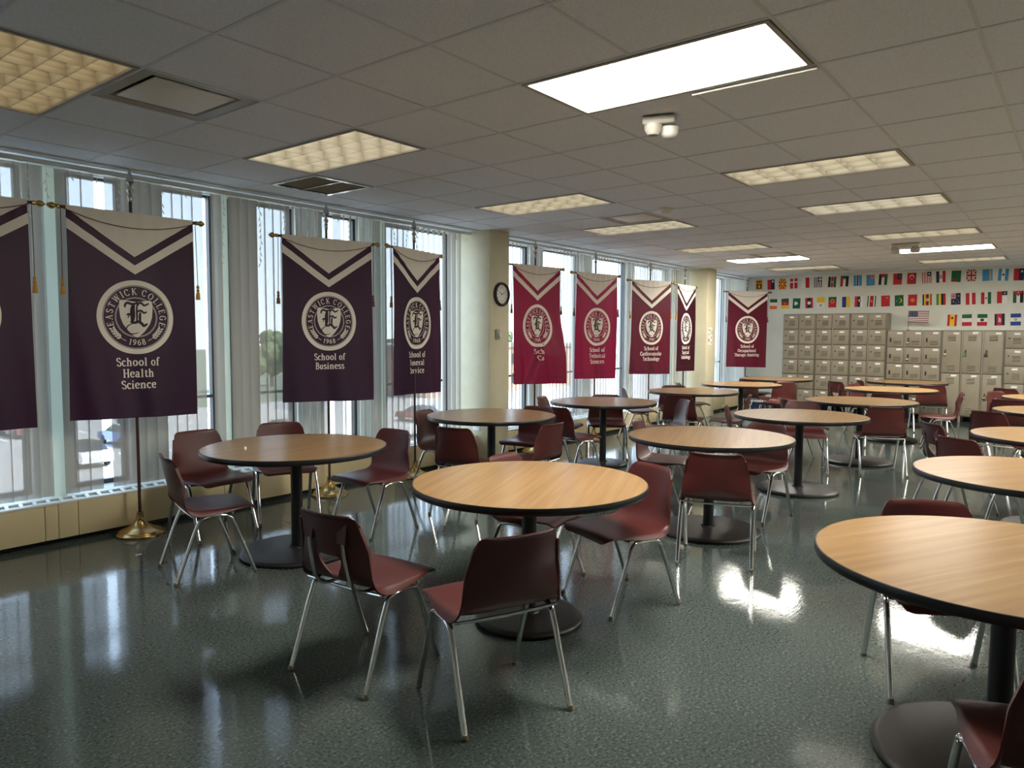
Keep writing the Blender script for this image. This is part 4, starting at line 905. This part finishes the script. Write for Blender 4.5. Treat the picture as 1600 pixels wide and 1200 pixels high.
# ------------------------------------------------------------------ chairs
def shell_parts(hole):
    prof = [(.238, .395), (.234, .412), (.222, .424), (.19, .432), (.10, .430), (.0, .424), (-.09, .422), (-.145, .430), (-.18, .452), (-.203, .49), (-.222, .55), (-.240, .62), (-.254, .69), (-.262, .735), (-.269, .75), (-.277, .751)]
    cp = catmull(prof, 6); ac = [0]
    for p, q in zip(cp, cp[1:]): ac.append(ac[-1] + math.dist(p, q))
    Sx = list(zip(ac, [p[0] for p in cp])); Sz = list(zip(ac, [p[1] for p in cp])); Smax = ac[-1]
    sb = 0.50                                          # arc length around the bend
    hw = [(0, .205), (.03, .215), (.2, .218), (.38, .214), (.45, .212), (.5, .216), (.6, .205), (Smax - .03, .178), (Smax, .172)]
    nr = 46; ts = [-1 + 2 * k / 32 for k in range(33)]
    cols = [-1.5, -1.25] + ts + [1.25, 1.5]
    vs = []
    def rnd_end(t, w, r):
        q = max(0.0, (abs(t) * w - (w - r)) / r); return r * (1 - math.sqrt(max(0, 1 - q * q)))
    for j in range(nr + 1):
        v = j / nr
        for t in cols:
            tt = max(-1, min(1, t)); s1 = Smax - rnd_end(tt, .175, .06); s0 = rnd_end(tt, .21, .05)
            s = s0 + (s1 - s0) * v; w = lerp(hw, s); x = lerp(Sx, s); z = lerp(Sz, s)
            bk = max(0, min(1, (s - .44) / .16)); seat = 1 - bk
            y = tt * w
            x += bk * .050 * tt * tt * (1 - .35 * max(0, (s - .62) / (Smax - .62)))
            z += seat * (.016 * abs(tt) ** 3 * max(0, min(1, (s - .12) / .2)) - .006 * tt * tt)
            if abs(t) > 1:
                wf = max(0, 1 - 3 * bk) * max(0, 1 - abs((x + .11) / (.12 if x < -.11 else .26)) ** 1.7)
                k = (abs(t) - 1) / .5; sg = 1 if t > 0 else -1
                y += sg * (.003 + .026 * wf) * k; z -= (.008 * seat + .024 * wf) * k ** 1.5; x -= bk * .016 * k
            vs.append(Vector((x, y, z)))
    bm = bmesh.new(); bv = [bm.verts.new(v) for v in vs]; nc = len(cols)
    for j in range(nr):
        for i in range(nc - 1):
            q = [bv[j * nc + i], bv[j * nc + i + 1], bv[(j + 1) * nc + i + 1], bv[(j + 1) * nc + i]]
            c = sum((p.co for p in q), Vector()) / 4
            if hole and c.z > .45 and c.x < -.14 and c.z < .565 and abs(c.y) < .016 + (c.z - .45) * .60: continue
            bm.faces.new(q)
    if hole:
        for v in [v for v in bm.verts if not v.link_faces]: bm.verts.remove(v)
        hv = [v for v in bm.verts if v.is_boundary and abs(v.co.y) < .11 and .40 < v.co.z < .60 and v.co.x < -.10]
        for _ in range(6):
            new = {}
            for v in hv:
                nb = [e.other_vert(v).co for e in v.link_edges if e.is_boundary]
                new[v] = v.co * .4 + sum(nb, Vector()) / len(nb) * .6
            for v, c in new.items(): v.co = c
    bmesh.ops.recalc_face_normals(bm, faces=bm.faces[:])
    bmesh.ops.solidify(bm, geom=bm.faces[:], thickness=.008)
    bmesh.ops.recalc_face_normals(bm, faces=bm.faces[:])
    me = bpy.data.meshes.new('shell'); bm.to_mesh(me); bm.free()
    me.shade_smooth(); me.set_sharp_from_angle(angle=math.radians(55))
    nrm = [Vector(n.vector) for n in me.corner_normals]
    parts = []
    for back in (False, True):
        idx = {}; vv = []; ff = []; nn = []
        for p in me.polygons:
            c = p.center; isb = c.z > .47 and c.x < -.12
            if isb != back: continue
            f = []
            for li, vi in zip(p.loop_indices, p.vertices):
                if vi not in idx: idx[vi] = len(vv); vv.append(me.vertices[vi].co[:])
                f.append(idx[vi]); nn.append(nrm[li])
            ff.append(f)
        m2 = bpy.data.meshes.new('backrest' if back else 'seat'); m2.from_pydata(vv, [], ff); m2.materials.append(MT['shell'])
        m2.shade_smooth(); m2.normals_split_custom_set([n[:] for n in nn]); parts.append(m2)
    return parts
def chair_proto(hole):
    seat, back = shell_parts(hole)
    t = thing('shell_chair', 'x', 'chair')
    obj('seat', seat, t); obj('backrest', back, t)
    for sy in (-1, 1):
        for sx in (-1, 1):
            m = MB(); top = .394
            pts = [(sx * .232, sy * .232, .006), (sx * .135, sy * .229, .27), (sx * .108, sy * .228, .335), (sx * .09, sy * .228, .374), (sx * .062, sy * .228, .389), (sx * .03, sy * .228, top), (0, sy * .228, top)]
            pts = [(x - .02, y, z) for x, y, z in pts]
            m.tube(catmull(pts, 3), .0130, MT['chrome'], 10, flat=.85); lg = obj('leg', m, t)
            g = MB(); g.lathe([(.0, 0), (.0135, 0), (.0145, .004), (.0145, .012), (.0115, .022)], MT['glide'], (sx * .232 - .02, sy * .232, 0), 12); obj('glide', g, lg)
    for x, z, sag in ((-.15, .404, .006), (.085, .398, .004)):
        m = MB(); pts = [(x, y * .226, z - sag * (1 - y * y)) for y in (-1, -.5, 0, .5, 1)]; m.tube(pts, .0075, MT['chrome'], 8); obj('crossbar', m, t)
    if hole:
        for sy in (-1, 1):
            m = MB(); pts = [(.05, sy * .12, .398), (-.12, sy * .115, .392), (-.185, sy * .112, .415), (-.216, sy * .108, .47), (-.236, sy * .104, .56), (-.245, sy * .102, .63)]
            m.tube(catmull(pts, 4), .0085, MT['chrome'], 8); obj('back_rod', m, t)
            m = MB(); y = sy * .102
            m.add([(-.248, y - .03, .72), (-.248, y + .03, .72), (-.256, y + .026, .628), (-.256, y - .026, .628), (-.222, y + .026, .615), (-.222, y - .026, .615)],
                  [(0, 3, 2, 1), (0, 5, 3), (1, 2, 4), (2, 3, 5, 4), (0, 1, 4, 5)], MT['shell']); obj('rod_pocket', m, t, smooth=False)
    return t
CH = [
 # x, y, facing, rod-backed?, label
 (2.13, 2.51, 4, 1, 'maroon chair with open lower back and chrome back rods, at the first middle-row table'),
 (2.24, 1.88, 67, 0, 'maroon chair nearest the camera, back turned, at the first middle-row table'),
 (3.54, 2.03, 157, 0, 'maroon chair on the right side of the first middle-row table, seat facing left'),
 (3.52, 2.59, -85, 0, 'maroon chair pushed in behind the first middle-row table'),
 (2.375, 4.325, -15, 0, 'maroon chair in side view, front left of the table by the Health Science banner'),
 (2.85, 5.12, -90, 0, 'maroon chair beside the brass base of the Health Science banner, against the radiator'),
 (3.46, 5.09, -115, 0, 'maroon chair behind the table below the Business banner, facing the camera'),
 (3.64, 4.24, 180, 0, 'maroon chair on the right of the table by the Health Science banner'),
 (4.65, 1.90, 18, 0, 'maroon chair with its back to the camera at the second middle-row table'),
 (5.75, 2.85, -75, 0, 'maroon chair behind the second middle-row table, on its window side'),
 (5.93, 2.14, 170, 0, 'maroon chair on the right side of the second middle-row table'),
 (5.12, 4.87, -75, 0, 'maroon chair on the left of the table in front of the clock column'),
 (4.53, 4.03, 8, 0, 'maroon chair seen from behind at the front left of the table before the clock column'),
 (5.03, 3.77, 92, 0, 'maroon chair seen from behind at the front right of the table before the clock column'),
 (5.88, 4.44, -172, 0, 'maroon chair tucked in behind the table before the clock column'),
 (6.46, 4.27, -12, 0, 'maroon chair with back toward the camera left of the third window-row table'),
 (7.20, 4.94, -72, 0, 'maroon chair by the radiator left of the third window-row table'),
 (7.68, 4.58, -145, 0, 'maroon chair tucked in behind the third window-row table'),
 (7.70, 3.82, 135, 0, 'maroon chair at the right of the third window-row table, behind the second middle-row table'),
 (8.72, 4.05, 8, 0, 'maroon chair seen from behind at the fourth window-row table'),
 (9.30, 5.02, -50, 0, 'maroon chair on the radiator side of the fourth window-row table'),
 (9.82, 4.71, -150, 0, 'maroon chair mostly hidden behind the fourth window-row table'),
 (8.97, 3.55, 110, 0, 'dark-looking maroon chair at the right end of the fourth window-row table'),
 (10.85, 4.90, -50, 0, 'maroon chair by the far column at the fifth window-row table'),
 (11.82, 3.86, 172, 0, 'maroon chair on the right of the fifth window-row table, facing left'),
 (7.59, 2.77, -70, 0, 'maroon chair on the left side of the third middle-row table'),
 (8.30, 2.42, -158, 0, 'maroon chair with only its back top showing behind the third middle-row table'),
 (8.96, 2.62, -56, 0, 'maroon chair between the third and fourth middle-row tables, legs splayed'),
 (8.70, 1.745, 27, 0, 'maroon chair with its back to the camera at the fourth middle-row table'),
 (11.24, 1.51, 100, 0, 'maroon chair in exact side view in front of the tall-door lockers'),
 (10.78, 2.08, 10, 0, 'maroon chair seen from behind at the fifth middle-row table'),
 (12.23, 2.61, -105, 0, 'maroon chair facing the camera on the left of the fifth middle-row table'),
 (12.93, 3.10, -35, 1, 'dark chair with an open lower back before the tall lockers'),
 (13.05, 1.92, 20, 0, 'maroon chair seen from behind at the last middle-row table'),
 (13.52, 2.80, -60, 0, 'maroon chair barely showing left of the last middle-row table'),
 (13.64, 4.82, -60, 0, 'maroon chair below the Occupational Therapy banner at the last window-row table'),
 (12.58, 4.50, -20, 0, 'maroon chair at the near side of the last window-row table'),
 (3.51, .44, -155, 0, 'maroon chair facing the camera behind the big table at the right edge'),
 (2.345, -.01, 22, 0, 'maroon chair cut off by the lower right corner'),
 (7.34, .83, -55, 1, 'maroon chair with a triangular back opening above the second right-row table'),
 (6.46, .59, -35, 0, 'maroon chair beside the one with the triangular opening, seen from behind'),
 (8.88, .63, -30, 0, 'maroon chair seen from behind at the near side of the fourth right-row table'),
 (8.60, .06, 10, 0, 'maroon chair half cut off at the right edge by the fourth right-row table'),
 (11.74, .74, -120, 0, 'red-lit maroon chair facing the camera at the far right'),
 (10.72, .66, -10, 0, 'maroon chair with only its top edge showing at the farthest right-row table'),
 (12.95, .78, -30, 0, 'farthest maroon chair at the right, before the lockers at the edge'),
]
protos = [chair_proto(False), chair_proto(True)]; used = [False, False]
for x, y, dg, hol, lab in CH:
    if not used[hol]: o = protos[hol]; used[hol] = True
    else: o = copy_tree(protos[hol])
    o.location = (x, y, 0); o.rotation_euler = (0, 0, math.radians(dg)); tag(o, lab, 'chair', 'maroon plastic chairs with chrome legs')

# ------------------------------------------------------------------ tables
def table_proto():
    t = thing('round_table', 'x', 'table')
    R, z = .61, .737
    m = MB(); m.lathe([(.0, z - .03), (R - .004, z - .03), (R - .004, z - .0004), (.0, z)], MT['wood'], n=96); obj('tabletop', m, t, angle=30)
    m = MB(); m.lathe([(R - .004, z - .034), (R - .001, z - .0345), (R + .0015, z - .03), (R + .003, z - .018), (R + .002, z - .006), (R, z - .001), (R - .004, z + .0002)], MT['edge'], n=96, cap=False); obj('edge_band', m, t)
    m = MB(); m.lathe([(.0385, .03), (.0385, .70), (.0, .70)], MT['post'], n=32); m.box(-.19, .19, -.03, .03, .69, .706, MT['post']); m.box(-.03, .03, -.19, .19, .69, .706, MT['post']); obj('post', m, t)
    return t
def base_mesh(r):
    m = MB(); m.lathe([(r - .02, 0), (r - .005, .004), (r, .012), (r, .02), (r - .008, .029), (r - .03, .034), (.055, .042), (.05, .05), (.0, .05)], MT['base'], n=72); return m.mesh('base')
TB = [
 (3.00, 2.25, .285, 'first table of the middle row, front and centre, oak top'),
 (2.94, 4.20, .38, 'round oak-top table beside the Health Science banner, first by the windows'),
 (5.25, 2.22, .39, 'second oak-top table of the middle row, right behind the nearest one'),
 (5.28, 4.42, .30, 'dark-toned round table in front of the clock column'),
 (7.20, 2.14, .37, 'third oak-top table of the middle row'),
 (7.21, 4.35, .28, 'third table by the windows, below the Technical Sciences banner'),
 (9.29, 2.07, .37, 'fourth oak-top table of the middle row'),
 (11.60, 2.19, .37, 'fifth oak-top table of the middle row'),
 (13.68, 2.34, .28, 'last table of the middle row, right before the lockers'),
 (9.38, 4.23, .33, 'fourth table by the windows, below the Cardiovascular banner'),
 (11.24, 4.26, .37, 'fifth table by the windows, beside the far column'),
 (13.08, 4.32, .28, 'last table by the windows, below the Occupational Therapy banner'),
 (2.98, .18, .40, 'large-looking oak-top table cut off at the lower right edge'),
 (4.96, .18, .38, 'second table of the right-hand row, behind the big near one'),
 (6.96, .10, .38, 'third table of the right-hand row, cut by the right edge'),
 (9.31, .15, .30, 'fourth table of the right-hand row, a sliver at the right edge'),
 (11.30, .22, .38, 'farthest table of the right-hand row, a sliver at the right edge'),
]
tp = table_proto(); bases = {}
for i, (x, y, r, lab) in enumerate(TB):
    o = tp if i == 0 else copy_tree(tp)
    o.location = (x, y, 0); o.rotation_euler = (0, 0, math.radians([22, 8, 20, 15, 12, 10, 5, 15, 8, 4, 20, 14, -28, -35, -30, 10, 5][i])); tag(o, lab, 'table', 'round oak-top pedestal tables')
    if i: 
        pass
    if r not in bases: bases[r] = base_mesh(r)
    obj('base', bases[r], o)

# small litter
f = MB(); f.lathe([(.012, 0), (.022, 0), (.022, .003), (.012, .003)], MT['cord'], n=18, cap=False)
o = obj('washer', f, None, (2.25, 4.68, 0)); tag(o, 'tiny brown ring lying on the floor at the left', 'washer')
f = MB(); f.prism([(-.02, -.008), (.02, -.012), (.024, .006), (-.01, .012)], 0, .002, MT['plate']); o = obj('paper_scrap', f, None, (2.22, 4.98, 0), smooth=False); tag(o, 'tiny pale paper scrap on the floor near the radiator', 'scrap')
f = MB(); f.cbox(-.008, .008, -.006, .006, 0, .022, MT['plate'], .002); o = obj('paper_scrap', f, None, (2.62, 4.30, .738), smooth=False); tag(o, 'tiny white slip standing on the table by the Health Science banner', 'scrap')

# ------------------------------------------------------------------ outside: car park, trees, buildings
ZG = -6.2
b = MB(); b.box(-120, 220, 7.0, 72, ZG - .2, ZG, MT['asphalt']); struct('ground', b, smooth=False)
b = MB(); b.box(-120, 260, 72, 330, ZG - .2, ZG + .02, MT['grass']); o = struct('lawn', b, smooth=False)
b = MB()
for r in (30, 46, 62):
    for k in range(40): b.box(-20 + k * 2.7, -19.86 + k * 2.7, r - 2.4, r + 2.4, ZG, ZG + .01, MT['line'])
struct('parking_lines', b, smooth=False)
def car_proto():
    t = thing('parked_car', 'x', 'car')
    m = MB(); prof = [(-2.2, .35), (-2.25, .75), (-2.1, .92), (-1.3, 1.0), (1.1, .95), (2.0, .82), (2.2, .6), (2.2, .35)]
    m.prism(prof, -.86, .86, MT['line'], 'y'); body = obj('body', m, t, smooth=False)
    m = MB(); c0 = [(-1.7, -.78, .98), (1.15, -.78, .94), (.35, -.62, 1.42), (-1.1, -.62, 1.44)]; c1 = [(x, -y, z) for x, y, z in c0]
    m.add(c0 + c1, [(0, 1, 2, 3), (7, 6, 5, 4), (0, 4, 5, 1), (1, 5, 6, 2), (2, 6, 7, 3), (3, 7, 4, 0)], MT['carglass']); obj('cabin', m, t, smooth=False)
    for x in (-1.35, 1.4):
        for y in (-.8, .8):
            m = MB(); m.lathe([(.0, -.1), (.2, -.1), (.33, -.09), (.33, .09), (.2, .1), (.0, .1)], MT['tyre'], (x, y, .33), 18, 'y'); obj('wheel', m, t)
    return t
cp_ = car_proto(); first = True
paints = {n: mat('car_paint_' + n, srgb(*c), 0.2, 0.2, coat=0.6) for n, c in dict(blue=(70, 110, 180), silver=(190, 194, 198), white=(235, 235, 235), red=(150, 40, 40), black=(40, 42, 46)).items()}
for x, y, a, cl, lab in ((22.5, 52, 90, 'blue', 'blue car parked outside, seen below the Health Science banner'), (27.5, 61, 90, 'silver', 'silver car parked outside behind the blue one'), (17.5, 46, 90, 'white', 'white car parked outside at the far left'),
                         (31, 46, 90, 'black', 'black car parked outside below the Business banner'), (36.5, 62, 90, 'white', 'white car parked far outside beyond the Business banner'), (45, 46, 90, 'red', 'red car parked outside near the clock column'),
                         (14, 31, 90, 'silver', 'silver car parked close outside at the left edge'), (19.5, 62, 90, 'red', 'red car parked far outside at the left')):
    o = cp_ if first else copy_tree(cp_); first = False
    o.location = (x, y, ZG); o.rotation_euler = (0, 0, math.radians(a)); tag(o, lab, 'car', 'cars in the parking lot outside')
    for ch in o.children:
        if ch.name.startswith('body'):
            ch.data = ch.data.copy(); ch.data.materials[0] = paints[cl]
def tree_proto(seed):
    rn = random.Random(seed); t = thing('tree', 'x', 'tree')
    m = MB(); m.tube([(0, 0, 0), (.1, 0, 1.5), (0, .1, 3.2)], [.22, .17, .1], MT['bark'], 8); obj('trunk', m, t)
    bm = bmesh.new()
    for k in range(16):
        a = rn.uniform(0, 2 * PI); r = rn.uniform(0, 1.7); z = rn.uniform(2.2, 4.9); q = rn.uniform(.7, 1.2)
        bmesh.ops.create_icosphere(bm, subdivisions=3, radius=q, matrix=Matrix.Translation((r * math.cos(a), r * math.sin(a), z)))
    for v in bm.verts: v.co += Vector((rn.uniform(-.13, .13), rn.uniform(-.13, .13), rn.uniform(-.13, .13)))
    me = bpy.data.meshes.new('crown'); bm.to_mesh(me); bm.free(); me.materials.append(MT['leaf']); obj('crown', me, t)
    return t
tps = [tree_proto(3), tree_proto(8)]; tu = [False, False]; places = ['at the far left', 'left of the Health Science banner', 'behind the Health Science banner', 'right of the Health Science banner', 'left of the Business banner', 'behind the Business banner', 'right of the Business banner', 'behind the Funeral Service banner', 'left of the clock column', 'close to the clock column', 'far right beyond the column', 'beyond the crimson banners']
for i in range(12):
    x = 12 + i * 8.2; y = 84 + (i * 7) % 11
    o = tps[i % 2] if not tu[i % 2] else copy_tree(tps[i % 2]); tu[i % 2] = True
    s = .95 + .35 * ((i * 5) % 4) / 3; o.location = (x, y, ZG); o.scale = (1.28, 1.28, s * 1.2); o.rotation_euler = (0, 0, i * 1.3); tag(o, 'green tree past the car park, ' + places[i], 'tree', 'trees past the car park')
def building(x0, x1, y0, y1, h, m, label, nf):
    t = thing('building', label, 'building', ((x0 + x1) / 2, y0, ZG)); w = (x1 - x0) / 2
    b = MB(); b.box(-w, w, 0, y1 - y0, 0, h, MT[m]); obj('walls', b, t, smooth=False)
    b = MB(); b.box(-w - .3, w + .3, -.3, y1 - y0 + .3, h, h + .4, MT['roof']); obj('roof', b, t, smooth=False)
    n = int((x1 - x0) / 3.5)
    for f in range(nf):
        for k in range(n):
            x = -w + (k + .5) * (x1 - x0) / n; z = 1.0 + f * (h - .6) / nf
            b = MB(); b.box(x - .8, x + .8, -.05, .05, z, z + 1.4, MT['carglass']); obj('window', b, t, smooth=False)
building(62, 100, 62, 78, 6.0, 'brick', 'low brown building across the lot, right of the Funeral Service banner', 2)
building(-24, -4, 78, 90, 5.2, 'stone', 'pale low building far outside at the left', 1)
